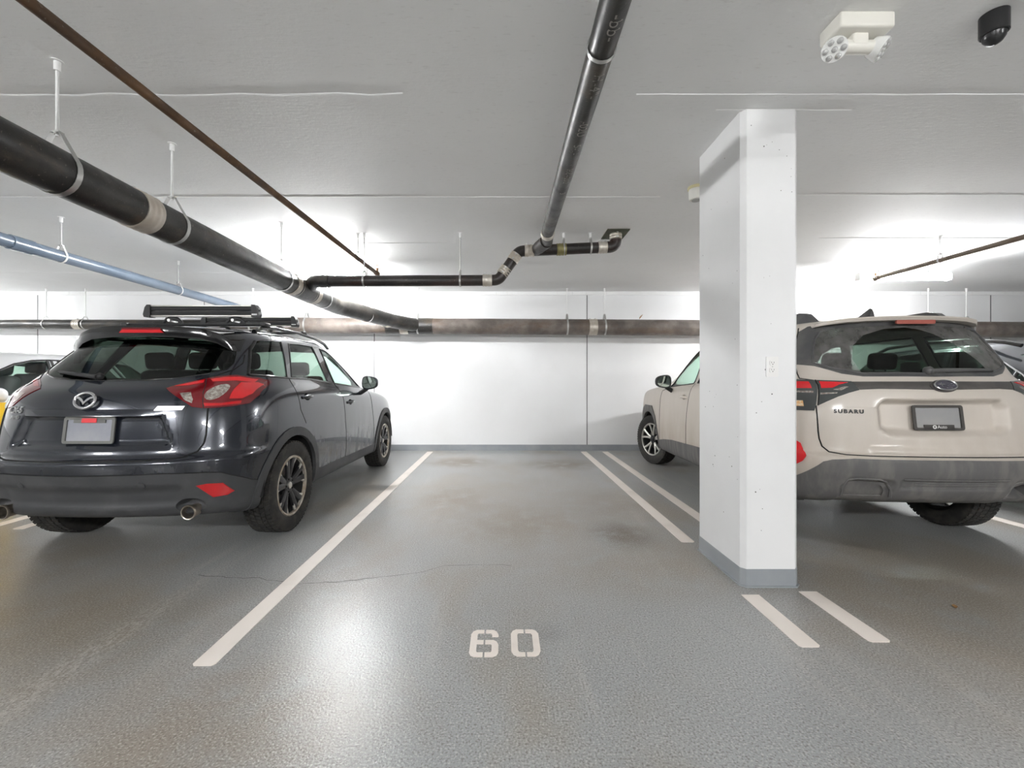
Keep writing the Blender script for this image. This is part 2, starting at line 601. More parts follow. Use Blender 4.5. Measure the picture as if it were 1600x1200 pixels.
def bend(path, r, n=7):
    """round the inner corners of a polyline"""
    P = [Vector(p) for p in path]
    out = [P[0]]
    for i in range(1, len(P) - 1):
        a, b_, c = P[i - 1], P[i], P[i + 1]
        d0, d1 = (a - b_).normalized(), (c - b_).normalized()
        ang = d0.angle(d1)
        t = min(r / math.tan(ang / 2), (a - b_).length * .49, (c - b_).length * .49)
        p, q = b_ + d0 * t, b_ + d1 * t
        for k in range(n + 1):
            s_ = k / n
            out.append((p.lerp(b_, s_)).lerp(b_.lerp(q, s_), s_))
    out.append(P[-1])
    return out

def coupling(parent, c, axis, r, length, mat=None, ribs=3, lugs=True):
    """shielded no-hub coupling: corrugated sleeve with clamp bands and screw lugs"""
    ax = Vector(axis).normalized()
    c = Vector(c)
    prof = [(-length / 2, r + .001)]
    n = 16
    for i in range(n + 1):
        s_ = -length / 2 + length * i / n
        bump_ = .0035 + .0030 * (.5 + .5 * math.cos(2 * PI * ribs * i / n))
        prof.append((s_, r + bump_))
    prof.append((length / 2, r + .001))
    o = MB().lathe(prof, c, ax, 28).build('coupling', mat or m_band, parent, 40)
    if lugs:
        up = Vector((0, 0, 1)) if abs(ax.z) < .8 else Vector((0, -1, 0))
        sd = ax.cross(up).normalized()
        for s_ in (-.32, .32):
            q = c + ax * (length * s_) + up * (r + .010)
            MB().box(q, (.02, .02, .016)).build('clamp_screw', steel, o, 0)
    return o

# ---- main drain running down the left bay towards the end wall
zP1, xP1, rP1 = 2.262, -2.235, .113
drain = empty('drain_pipe', (xP1, 4.9, zP1))
def L(p, root):
    return tuple(Vector(p) - Vector(root.location))
def rel(pts, root):
    return [L(p, root) for p in pts]
def zp(y):
    return zP1 - .006 * (y - 1.0)
path1 = bend([(xP1, -12.2, zp(-12.2)), (xP1, 5.75, zp(5.75)), (-1.78, 6.95, 2.195), (-1.45, 7.3, 2.172)], .4)
MB().tube(rel(path1, drain), rP1, 28).build('pipe_run', m_iron, drain, 60)
for y in (2.62, 4.50, 4.95, 1.0, -1.2):
    coupling(drain, L((xP1, y, zp(y)), drain), (0, 1, -.006), rP1, .125, m_band2)
coupling(drain, L((-1.86, 6.78, 2.20), drain), (.38, 1, -.02), rP1, .10, m_band)
# wye body where the upper branch enters
MB().tube(rel([(xP1, 4.52, zp(4.52)), (xP1, 4.70, zp(4.7)), (xP1, 4.93, zp(4.93))], drain), rP1 + .006, 28).build('wye_body', m_iron, drain, 60)
MB().tube(rel(bend([(xP1 + .02, 4.86, zP1), (xP1 + .19, 4.60, 2.292), (xP1 + .36, 4.60, 2.293)], .12), drain), .066, 22).build('wye_arm', m_iron, drain, 60)
tag(drain, 'thick black cast-iron drain pipe hung above the navy SUV', 'pipe')

# ---- long drain along the end wall (thick right of the junction, thin to the left)
wp = empty('collector_pipe', (0, 7.30, 2.15))
def zw(x):
    return 2.170 - .0062 * (x + 2)
MB().tube(rel([(-4.0, 7.3, zw(-4.0)), (4, 7.3, zw(4)), (X1 - .1, 7.3, zw(12))], wp), .134, 30).build('pipe_run', m_iron_wall, wp, 60)
for x in (-1.69, 1.515, 6.9):
    coupling(wp, L((x, 7.3, zw(x)), wp), (1, 0, 0), .134, .14)
MB().tube(rel([(-2.0, 7.3, zw(-2)), (-1.2, 7.3, zw(-1.2))], wp), .137, 30).build('wye_body', m_iron, wp, 60)
tag(wp, 'thick weathered brown drain pipe along the white end wall', 'pipe')
wq = empty('thin_collector_pipe', (-7, 7.32, 2.20))
MB().tube(rel([(X0 + .1, 7.32, 2.205), (-4.05, 7.32, 2.195)], wq), .082, 24).build('pipe_run', m_iron, wq, 60)
MB().lathe([(0, .080), (.04, .088), (.12, .136), (.16, .138), (.16, .05)], L((-4.12, 7.31, 2.19), wq), (1, 0, 0), 24).build('reducer', m_iron, wq, 40)
coupling(wq, L((-7.27, 7.32, 2.20), wq), (1, 0, 0), .082, .12)
tag(wq, 'thinner dark drain pipe on the end wall behind the navy SUV', 'pipe')

# ---- upper branch: horizontal run, offset, then up into the slab
yB = 4.60
br = empty('branch_pipe', (-.5, yB, 2.3))
seg1 = [(xP1 + .34, yB, 2.293), (-.20, yB, 2.300)]
off0, off1 = (-.055, yB, 2.305), (.165, yB, 2.615)
run = [(.36, yB, 2.622), (1.06, yB, 2.655)]
MB().tube(rel(seg1, br), .058, 22).build('pipe_run', m_iron_branch, br, 60)
MB().tube(rel(bend([(-.20, yB, 2.300), off0, off1, (.32, yB, 2.622)], .10), br), .058, 22).build('offset_run', m_iron_branch, br, 60)
MB().tube(rel([(.32, yB, 2.622), run[1]], br), .058, 22).build('pipe_run', m_iron_branch, br, 60)
MB().tube(rel(bend([run[1], (1.205, yB, 2.662), (1.205, yB, CEIL)], .11, 10), br), .060, 22).build('elbow', m_iron_branch, br, 60)
coupling(br, L((-.175, yB, 2.301), br), (1, 0, .003), .058, .10)
coupling(br, L((.005, yB, 2.40), br), (.58, 0, .82), .058, .085)
coupling(br, L((.115, yB, 2.545), br), (.58, 0, .82), .058, .085)
coupling(br, L((.275, yB, 2.620), br), (1, 0, .03), .058, .10)
coupling(br, L((.62, yB, 2.634), br), (1, 0, .045), .058, .10, M('brass_band', (.30, .27, .12), .5, .4), 3, False)
coupling(br, L((1.06, yB, 2.655), br), (1, 0, .045), .058, .095)
coupling(br, L((1.205, yB, 2.775), br), (0, 0, 1), .060, .075)
m_hole_green = MN('stained_concrete', (.055, .060, .040), (.10, .10, .07), 12, rough=.9)
MB().box(L((1.205, yB + .02, CEIL - .004), br), (.235, .30, .012)).build('ceiling_sleeve', m_hole_green, br, 0)
tag(br, 'black branch pipe with silver clamps, stepping up into the ceiling', 'pipe')

# ---- overhead feeder pipe coming from the aisle, with stamped lettering
fx, fz = .415, 2.585
fd = empty('feeder_pipe', (fx, 2, fz))
MB().tube(rel(bend([(fx - .02, -12.2, fz - .03), (fx, 4.0, fz + .035), (.44, 4.36, 2.625), (.34, yB, 2.622)], .12), fd), .0575, 24).build('pipe_run', m_iron, fd, 60)
coupling(fd, L((fx + .004, 4.06, fz + .035), fd), (0.02, 1, .01), .0575, .08)
MB().tube(rel([(.43, 4.30, 2.622), (.37, 4.50, 2.622)], fd), .066, 22).build('wye_arm', m_iron_branch, fd, 60)
m_stamp = M('stamp_paint', (.27, .255, .235), .7)
# the printed marking, wrapped round the underside of the pipe, reading towards the end wall
def wrap_text(txt, y_start, root, size, ang0=-84):
    me = text_mesh(txt, size, .0, 0, 1.05, 'LEFT')
    for v_ in me.vertices:
        u, w_ = v_.co.x, v_.co.y
        a = math.radians(ang0) + (w_ / .0583)
        yy = y_start + u
        zc = fz - .03 + .00401 * (yy + 12.2)
        v_.co = Vector((fx + .0583 * math.cos(a), yy, zc + .0583 * math.sin(a))) - Vector(root.location)
    me.materials.append(m_stamp)
    return link('stamped_lettering', me, root)
wrap_text('-bb-', 1.57, fd, .074)
wrap_text('H-4"-', 1.88, fd, .070)
wrap_text('-02U', 2.22, fd, .066)
wrap_text('5-1-', 2.44, fd, .062)
wrap_text('Hd--202', 2.72, fd, .056)
wrap_text('3', 3.06, fd, .056)
tag(fd, 'black overhead pipe with pale stamped lettering, running to the branch', 'pipe')

# ---- blue-grey plastic pipe over the left bay
pv = empty('plastic_pipe', (-4.3, 4.5, 2.43))
MB().tube(rel([(-4.34, -12.2, 2.50), (-4.30, 7.16, 2.415), ], pv), .057, 24).build('pipe_run', m_pvc, pv, 60)
MB().tube(rel([(-4.307, 3.72, 2.430), (-4.307, 3.90, 2.4293)], pv), .0645, 24).build('socket', m_pvc, pv, 60)
MB().tube(rel(bend([(-4.30, 7.10, 2.415), (-4.30, 7.31, 2.413), (-4.30, 7.31, 2.28)], .08), pv), .060, 22).build('elbow', m_pvc, pv, 60)
tag(pv, 'blue-grey plastic pipe sloping under the ceiling left', 'pipe')

# ---- sprinkler lines
def sprinkler(name, p0, p1, r, mat, label):
    root = empty(name, p1)
    MB().tube(rel([p0, p1], root), r, 18).build('pipe_run', mat, root, 60)
    d = (Vector(p1) - Vector(p0)).normalized()
    e = MB()
    e.tube(rel([Vector(p1) - d * .05, Vector(p1) + d * .015], root), r * 1.28, 18)
    e.build('end_fitting', mat, root, 50)
    h = MB()
    h.cyl((0, 0, r * .8), (0, 0, r + .03), .013, 12)
    h.cyl((0, 0, r + .030), (0, 0, r + .040), .019, 8)
    for s_ in (-1, 1):
        h.tube([(s_ * .014, 0, r + .036), (s_ * .019, 0, r + .055), (s_ * .010, 0, r + .075), (0, 0, r + .082)], .0035, 6)
    h.build('sprinkler_head', m_bronze, root, 40)
    n = 10
    prof = MB()
    V, F = [(0, 0, r + .084), (0, 0, r + .087)], []
    for k in range(2 * n):
        a = PI * k / n
        rr = .029 if k % 2 == 0 else .021
        V += [(rr * math.cos(a), rr * math.sin(a), r + .082), (rr * math.cos(a), rr * math.sin(a), r + .085)]
    for k in range(2 * n):
        a, b_ = 2 + 2 * k, 2 + 2 * ((k + 1) % (2 * n))
        F += [(0, b_, a), (1, a + 1, b_ + 1), (a, b_, b_ + 1, a + 1)]
    prof.add(V, F).build('deflector', m_bronze, root, 0)
    tag(root, label, 'pipe')
    return root
sprinkler('sprinkler_pipe', (-2.11, -12.2, 2.54), (-1.553, 5.25, 2.54), .0235, m_rust, 'thin rusty brown sprinkler pipe crossing above the empty bay')
sprinkler('sprinkler_pipe', (4.99, -12.2, 2.545), (4.785, 5.50, 2.545), .025, m_rust2, 'thin brown sprinkler pipe ending in front of the right light')

# ---- hangers
def clevis(x, y, zc, r, mat=steel, group=None, label=None, rod_r=.007, name='pipe_hanger', axis='y'):
    root = empty(name, (x, y, CEIL))
    zl = zc - CEIL
    w = .028 if r > .1 else .018
    ax = Vector((0, 1, 0)) if axis == 'y' else Vector((1, 0, 0))
    sd = Vector((1, 0, 0)) if axis == 'y' else Vector((0, 1, 0))
    top = zl + r + (.085 if r > .1 else .05)
    a = MB()
    a.cyl((0, 0, -.001), (0, 0, -.05), .014, 12)
    a.cyl((0, 0, 0), (0, 0, -.004), .026, 12)
    a.build('ceiling_anchor', white_paint, root, 40)
    MB().cyl((0, 0, -.045), (0, 0, top - .02), rod_r, 10).build('threaded_rod', white_paint if r > .1 else steel, root, 60)
    # strap: a flat band from the bolt round the pipe
    th, rr = .003, r + .003
    pts = []
    for k in range(19):
        an = math.radians(-200 + 220 * k / 18)
        pts.append((rr * math.cos(an), rr * math.sin(an)))
    apex = (r + (.085 if r > .1 else .05)) 
    poly = [(-.018, apex)] + pts + [(.018, apex)]
    b_ = MB()
    V, F = [], []
    for i, (u, z) in enumerate(poly):
        nrm = Vector((u, z)).normalized() * th
        for (o, q) in ((-w / 2, 0), (w / 2, 0), (w / 2, 1), (-w / 2, 1)):
            V.append(sd * (u + nrm.x * q) + ax * o + Vector((0, 0, zl + z + nrm.y * q)))
        if i:
            p, c2 = (i - 1) * 4, i * 4
            for k in range(4):
                F.append((p + k, p + (k + 1) % 4, c2 + (k + 1) % 4, c2 + k))
    F.append((0, 1, 2, 3)); F.append(tuple(len(V) - 4 + k for k in (3, 2, 1, 0)))
    b_.add(V, F).build('clevis_strap', mat, root, 40)
    n_ = MB()
    n_.cyl((0, 0, top - .012), (0, 0, top + .006), .014, 6)
    n_.box((0, 0, top - .001), (.046 if axis == 'y' else w, w if axis == 'y' else .046, .006))
    n_.build('nut', steel, root, 0)
    tag(root, label, 'hanger', group)
    return root

for x, y, z, lb in ((xP1, 2.14, zp(2.14), 'steel clevis hanger on the thick drain just before its pale coupling'),
                    (xP1, 2.88, zp(2.88), 'steel clevis hanger on the thick drain just past its pale coupling'),
                    (xP1, 4.30, zp(4.3), 'steel clevis hanger on the thick drain just before the branch junction'),
                    (xP1, 5.28, zp(5.28), 'steel clevis hanger on the thick drain just past the branch junction'),
                    (-2.03, 6.30, zP1 - .055, 'steel clevis hanger on the thick drain where it bends to the wall')):
    clevis(x, y, z, rP1, steel, 'hangers of the thick drain', lb)
for x, lb in ((-4.28, 'steel strap hanger at the thin end of the thick wall drain'), (-3.36, 'steel strap hanger on the wall drain beside the ski carriers'),
              (-1.46, 'steel strap hanger beside the wide clamp at the drain junction'),
              (1.08, 'steel strap hanger beside the wall drain coupling over the empty bay'), (1.72, 'steel strap hanger beside the wall drain coupling over the empty bay'),
              (7.25, 'steel strap hanger on the wall drain above the beige SUV'), (7.9, 'steel strap hanger on the wall drain above the beige SUV')):
    clevis(x, 7.3, zw(x), .134, steel, 'hangers of the wall drain', lb, axis='x')
for x in (-7.83, -7.16):
    clevis(x, 7.32, 2.20, .082, steel, 'hangers of the thin wall drain', 'steel ring hanger on the thinner pipe behind the navy SUV', axis='x')
for y in (4.16, 5.66):
    clevis(-4.307, y, 2.50 - .00439 * (y + 12.2), .057, white_paint, 'hangers of the plastic pipe', 'white hanger ring around the blue-grey plastic pipe')
for x in (-1.50, -.467):
    clevis(x, yB, 2.296, .058, steel, 'hangers of the branch run', 'thin rod and silver strap on the lower black branch run', .006, axis='x')
for x in (.645, .935):
    clevis(x, yB, 2.636 + .04 * (x - .645), .058, steel, 'hangers of the upper branch', 'short white rod and strap on the raised black branch', .006, axis='x')
clevis(fx - .003, 1.80, fz + .026, .0575, steel, None, 'silver ring hanger around the lettered overhead pipe')
clevis(-1.575, 4.62, 2.54, .0235, m_dark_steel, None, 'small dark ring hanger on the thin rusty sprinkler pipe', .005)
clevis(4.797, 4.70, 2.545, .025, steel, None, 'small ring hanger on the sprinkler pipe near the right light', .005)

# ================================================================== lamps
def fixture(x, y, z, length, strength, label, group, drop=True, name='strip_light'):
    root = empty(name, (x, y, z))
    MB().box((0, 0, .052), (length, .075, .022), bev=.004).build('housing', white_paint, root, 30)
    for s_ in (-1, 1):
        MB().box((s_ * (length / 2 - .01), 0, .005), (.022, .085, .085), bev=.004).build('end_cap', white_paint, root, 30)
    tm = emit('tube_glow_%d' % int(strength * 10), (.985, .995, 1.0), strength)
    lens = [(.050, .040)]
    for k in range(9):
        a = 2 * PI - PI * k / 8
        lens.append((.055 * math.cos(a), .012 + .045 * math.sin(a)))
    lens.append((-.050, .040))
    MB().prism(lens, (-length / 2 + .02, 0, 0), (0, 1, 0), (0, 0, 1), (1, 0, 0), length - .04).build('diffuser', tm, root, 40)
    if drop:
        for s_ in (-.27, .27):
            MB().cyl((s_ * length, 0, .07), (s_ * length, 0, CEIL - z), .006, 8).build('hanging_rod', m_dark_steel, root, 40)
    tag(root, label, 'light', group)
    return root
fixture(-2.40, 5.60, 2.640, 1.22, TUBE_STRENGTH, 'lit fluorescent strip light above the navy SUV behind the drain', None)
fixture(5.31, 5.68, 2.595, 1.22, TUBE_STRENGTH, 'lit fluorescent strip light above the beige SUV by the end wall', None)
# the same fittings carry on outside the picture: next one of the bay row (same 7.7 m pitch), and the row over the drive aisle
fixture(-10.1, 5.60, 2.640, 1.22, TUBE_STRENGTH, 'lit fluorescent strip light over the bays beyond the white car', None, name='strip_light_offscreen')
for x in (-6.9, -3.05, .8, 4.65):
    fixture(x, -3.2, 2.72, 1.22, TUBE_STRENGTH, 'fluorescent strip light over the drive aisle', 'aisle strip lights', name='strip_light_offscreen')

# ---- emergency light on the ceiling
m_eml = M('ivory_plastic', (.74, .72, .66), .4)
m_lens = M('clear_lens', (.80, .80, .78), .12, 0, .6)
m_lens_dk = M('lens_cell', (.55, .55, .54), .15, .3)
em = empty('emergency_light', (1.575, 1.93, CEIL))
MB().box((0, -.02, -.035), (.24, .13, .07), bev=.012).build('housing', m_eml, em, 40)
MB().box((0, -.02, -.09), (.07, .06, .06), bev=.01).build('neck', m_eml, em, 40)
MB().tube([(-.06, -.02, -.112), (.07, -.02, -.112)], .028, 16).build('swivel', m_eml, em, 40)
for s_, dx in ((-1, Vector((-.28, -.55, -.60))), (1, Vector((.62, -.40, -.55)))):
    d = dx.normalized()
    c = Vector((s_ * .100, -.02, -.118))
    h = MB().lathe([(-.045, .022), (-.03, .040), (.01, .050), (.018, .049), (.018, .0)], c, d, 24).build('lamp_head', m_lens, em, 40)
    u = d.cross(Vector((0, 0, 1))).normalized(); w_ = d.cross(u)
    for k in range(7):
        if k == 0: q = c
        else: q = c + u * (.033 * math.cos(k * PI / 3)) + w_ * (.033 * math.sin(k * PI / 3))
        MB().lathe([(.016, .013), (.023, .011), (.026, .005), (.0265, 0)], q, d, 12).build('lens_cell', m_lens_dk, h, 60)
tag(em, 'twin-head emergency light with round clear lamps on the ceiling', 'light')
dm = empty('dome_camera', (2.145, 1.87, CEIL))
m_blk = M('black_plastic', (.015, .015, .016), .3)
MB().lathe([(0, .048), (.085, .048), (.089, .044)], (0, 0, 0), (0, 0, -1), 24).build('mount', m_blk, dm, 40)
MB().lathe([(.085, .040), (.105, .037), (.122, .026), (.131, .011), (.133, 0)], (0, 0, 0), (0, 0, -1), 24).build('dome', m_blk, dm, 60)
tag(dm, 'small black domed device on the ceiling', 'ceiling device')

# ---- heat detector by the pillar
hd = empty('heat_detector', (1.585, 3.52, CEIL))
MB().lathe([(0, .066), (.018, .066), (.022, .062)], (0, 0, 0), (0, 0, -1), 28).build('base_ring', M('yellowed_plastic', (.66, .60, .36), .5), hd, 40)
MB().lathe([(.020, .058), (.09, .056), (.104, .050), (.108, .030), (.1085, 0)], (0, 0, 0), (0, 0, -1), 28).build('body', M('off_white_plastic', (.76, .75, .70), .45), hd, 40)
MB().lathe([(.106, .036), (.112, .034), (.112, 0)], (0, 0, 0), (0, 0, -1), 20).build('grille', M('grey_grille', (.42, .42, .41), .6), hd, 40)
tag(hd, 'round off-white detector on the ceiling behind the pillar', 'detector')

# ---- duplex outlet on the pillar
ol = empty('power_outlet', (1.575, PY0, 1.294))
m_ol = M('outlet_plastic', (.84, .83, .81), .35)
MB().prism(rrect(-.036, -.059, .036, .059, .006), (0, .001, 0), (1, 0, 0), (0, 0, 1), (0, -1, 0), .007).build('cover_plate', m_ol, ol, 40)
for s_ in (-1, 1):
    f_ = MB().prism(rrect(-.017, s_ * .021 - .0145, .017, s_ * .021 + .0145, .008), (0, -.005, 0), (1, 0, 0), (0, 0, 1), (0, -1, 0), .005).build('socket_face', m_ol, ol, 40)
    for dx in (-.007, .007):
        MB().box((dx, -.0102, s_ * .021 + .004), (.0022, .001, .008)).build('slot', m_hole, f_, 0)
    MB().cyl((0, -.0098, s_ * .021 - .007), (0, -.0108, s_ * .021 - .007), .0028, 10).build('ground_hole', m_hole, f_, 0)
MB().cyl((0, -.006, 0), (0, -.009, 0), .003, 10).build('screw', steel, ol, 0)
tag(ol, 'white duplex power outlet on the pillar face', 'outlet')

# ---- dry leaves
m_leaf = MN('dry_leaf', (.30, .16, .06), (.40, .24, .10), 30, rough=.7)
def leaf(p, s, rz, tilt, label):
    prof = [(0, 0), (.18, .16), (.42, .24), (.7, .17), (1, 0), (.7, -.15), (.42, -.22), (.18, -.14)]
    R = Matrix.Rotation(rz, 3, 'Z') @ Matrix.Rotation(tilt, 3, 'Y')
    V = [R @ Vector((u * s, w_ * s, .25 * s * abs(w_) + .002)) for u, w_ in prof]
    V2 = [q + Vector((0, 0, .0012)) for q in V]
    n = len(V)
    F = [tuple(range(n - 1, -1, -1)), tuple(range(n, 2 * n))] + [(i, (i + 1) % n, n + (i + 1) % n, n + i) for i in range(n)]
    o = MB().add(V + V2, F).build('dry_leaf', m_leaf, None, 0)
    o.location = p
    tag(o, label, 'leaf')
leaf((2.30, 7.24, zw(2.3) + .131), .11, .3, -.9, 'dry orange-brown leaf lying on the wall drain')
leaf((2.40, 2.27, .001), .05, .9, 0, 'tiny tan leaf fragment on the floor right of the pillar')
# ---- low yellow guard block left of the navy SUV
yb = MB()
yb.prism(rrect(-.12, -.22, .12, .22, .04, 5), (0, 0, 0), (1, 0, 0), (0, 1, 0), (0, 0, 1), 1.02)
yo = yb.build('guard_block', MN('yellow_safety_paint', (.80, .50, .02), (.72, .43, .02), 5, rough=.45), None, 40)
yo.location = (-4.60, 3.71, 0)
tag(yo, 'waist-high yellow painted guard block left of the navy SUV', 'guard block')
# ================================================================== cars: body surface from rings of control points
#BEGIN_SURF
def bspline_w(t):
    return np.array([(1 - t) ** 3, 3 * t ** 3 - 6 * t ** 2 + 4, -3 * t ** 3 + 3 * t ** 2 + 3 * t + 1, t ** 3]) / 6

XR = np.array([0, .28, .55, .78, .92, 1.0])
DR = np.array([0, .035, .13, .31, .58, 1.0])

def car_control(spec):
    """half-body control net: rows = rings (bottom to roof crown), columns = rear centre -> side -> front centre"""
    rows = []
    K = spec.get('K', 9)
    for rg in spec['rings']:
        w, yr, yf, cr, cf, zk = rg
        pts = []
        for a, d in zip(XR, DR):
            pts.append((w * a, yr + cr * d))
        ya, yb = yr + cr, yf - cf
        for k in range(1, K + 1):
            pts.append((w, ya + (yb - ya) * k / (K + 1)))
        for a, d in zip(XR[::-1], DR[::-1]):
            pts.append((w * a, yf - cf * d))
        P = np.array(pts)
        ty, tv = zip(*spec['taper'])
        P[:, 0] *= np.interp(P[:, 1], ty, tv)
        if isinstance(zk, (int, float)):
            z = np.full(len(P), float(zk))
        else:
            zy, zz = zip(*zk)
            z = np.interp(P[:, 1], zy, zz)
        rows.append(np.column_stack([P, z]))
    return np.array(rows)

def car_surface(spec, nu_rear=10, nu=6, nt=6):
    Cn = car_control(spec)
    R, N, _ = Cn.shape
    mx = np.array([-1, 1, 1])
    # pad columns by mirror symmetry, rows by extrapolation (bottom) and mirror (roof crown)
    Cp = np.concatenate([Cn[:, 1:2] * mx, Cn, Cn[:, -2:-1] * mx], axis=1)
    Cp = np.concatenate([2 * Cp[:1] - Cp[1:2], Cp, Cp[-2:-1] * mx], axis=0)
    us = []
    for i in range(N - 1):
        k = nu_rear if i < 6 else nu
        us += [i + j / k for j in range(k)]
    us.append(N - 1 - 1e-9)
    ts = []
    for i in range(R - 1):
        ts += [i + j / nt for j in range(nt)]
    ts.append(R - 1 - 1e-9)
    S = np.zeros((len(ts), len(us), 3))
    for a, t in enumerate(ts):
        i = int(t)
        wt = bspline_w(t - i)
        row = np.tensordot(wt, Cp[i:i + 4], axes=(0, 0))
        for b_, u in enumerate(us):
            j = int(u)
            S[a, b_] = np.tensordot(bspline_w(u - j), row[j:j + 4], axes=(0, 0))
    S[:, 0, 0] = 0
    S[:, -1, 0] = 0
    S[-1, :, 0] = 0
    for fn in spec.get('relief', []):
        S = fn(S)
    return S

def sstep(x, a, b):
    t = np.clip((x - a) / (b - a), 0, 1)
    return t * t * (3 - 2 * t)

def mazda_relief(S):
    x, y, z = S[..., 0], S[..., 1], S[..., 2]
    rear = 1 - sstep(y, .45, .6)
    # plate recess on the tailgate, trapezoid that widens downwards
    half = .43 + (.99 - z) * .42
    d = sstep(x, half + .012, half - .03) * sstep(z, .995, .975) * sstep(z, .775, .82)
    S[..., 1] = y + .038 * d * rear
    # step under the bumper's mid band and scooped exhaust corners
    d2 = sstep(z, .545, .52) * sstep(z, .40, .44) * sstep(x, .60, .55)
    S[..., 1] += .020 * d2 * rear
    return S

def subaru_relief(S):
    x, y, z = S[..., 0], S[..., 1], S[..., 2]
    rear = 1 - sstep(y, .45, .6)
    half = .405 - .55 * np.clip(z - 1.03, 0, .1) - 1.1 * np.clip(.90 - z, 0, .06)
    d = sstep(x, half + .015, half - .035) * sstep(z, 1.079, 1.070) * sstep(z, .845, .885)
    S[..., 1] = y + .062 * d * rear
    d2 = sstep(x, .50, .46) * sstep(z, .725, .735) * sstep(z, .775, .755)
    S[..., 1] += -.010 * d2 * rear
    # bumper: tailpipe pockets and middle step
    px = np.abs(x - .50) + .45 * np.clip(z - .52, 0, .1)
    d3 = sstep(px, .145, .115) * sstep(z, .566, .552) * rear
    S[..., 1] += .030 * d3
    d4 = sstep(x, .335, .315) * sstep(z, .575, .568) * rear
    S[..., 1] += .014 * d4
    d5 = sstep(x, .335, .315) * sstep(z, .505, .498) * rear
    S[..., 1] += -.012 * d5
    return S

MAZDA = dict(
    taper=[(0, .985), (.5, .99), (1.0, 1.0), (3.4, 1.0), (4.0, .985), (4.5, .95)],
    rings=[
        (.70, .30, 4.30, .35, .6, [(0, .36), (.6, .27), (3.9, .25), (4.5, .27)]),
        (.86, .13, 4.42, .40, .6, [(0, .345), (.6, .27), (3.9, .25), (4.5, .25)]),
        (.895, .080, 4.46, .42, .65, [(0, .385), (.6, .33), (3.9, .30), (4.5, .30)]),
        (.910, .045, 4.50, .44, .65, [(0, .50), (1, .46), (4.5, .46)]),
        (.922, .012, 4.53, .46, .65, [(0, .605), (4.5, .60)]),
        (.926, -.006, 4.54, .46, .65, [(0, .675), (4.5, .68)]),
        (.926, -.002, 4.54, .46, .65, [(0, .712), (4.5, .72)]),
        (.926, .038, 4.54, .46, .65, [(0, .722), (.6, .745), (4.5, .74)]),
        (.925, .052, 4.53, .46, .65, [(0, .755), (.6, .78), (4.5, .77)]),
        (.922, .066, 4.50, .47, .65, [(0, .88), (4.5, .84)]),
        (.915, .082, 4.47, .48, .65, [(0, .99), (4.5, .89)]),
        (.905, .098, 4.40, .50, .65, [(0, 1.085), (1, 1.06), (3.2, 1.0), (4.5, .93)]),
        (.885, .125, 4.20, .50, .65, [(0, 1.145), (1, 1.13), (3.2, 1.06), (4.4, .965)]),
        (.850, .190, 3.80, .48, .60, [(0, 1.190), (1, 1.19), (3.0, 1.10), (4.0, 1.01)]),
        (.828, .230, 3.40, .46, .55, [(0, 1.215), (1, 1.225), (2.7, 1.14), (3.5, 1.07)]),
        (.800, .295, 3.18, .44, .50, [(0, 1.285), (1, 1.29), (2.7, 1.21), (3.2, 1.13)]),
        (.745, .425, 2.85, .42, .46, [(0, 1.42), (1, 1.425), (2.4, 1.39), (2.9, 1.32)]),
        (.690, .555, 2.52, .40, .42, [(0, 1.535), (1, 1.545), (2.0, 1.545), (2.6, 1.49)]),
        (.655, .620, 2.40, .38, .40, [(0, 1.585), (.7, 1.59), (1.3, 1.605), (2.0, 1.605), (2.5, 1.56)]),
        (.600, .640, 2.33, .34, .36, [(0, 1.61), (.7, 1.612), (1.3, 1.635), (2.0, 1.635), (2.5, 1.60)]),
        (.480, .680, 2.27, .28, .30, [(0, 1.625), (.7, 1.63), (1.3, 1.655), (2.0, 1.655), (2.5, 1.63)]),
        (.250, .720, 2.20, .20, .25, [(0, 1.64), (.7, 1.64), (1.3, 1.665), (2.0, 1.668), (2.5, 1.65)]),
        (.0, .740, 2.15, .15, .20, [(0, 1.645), (.7, 1.645), (1.3, 1.668), (2.0, 1.672), (2.5, 1.655)]),
    ], relief=[mazda_relief], axles=(.90, 3.60), tyre_r=.362)

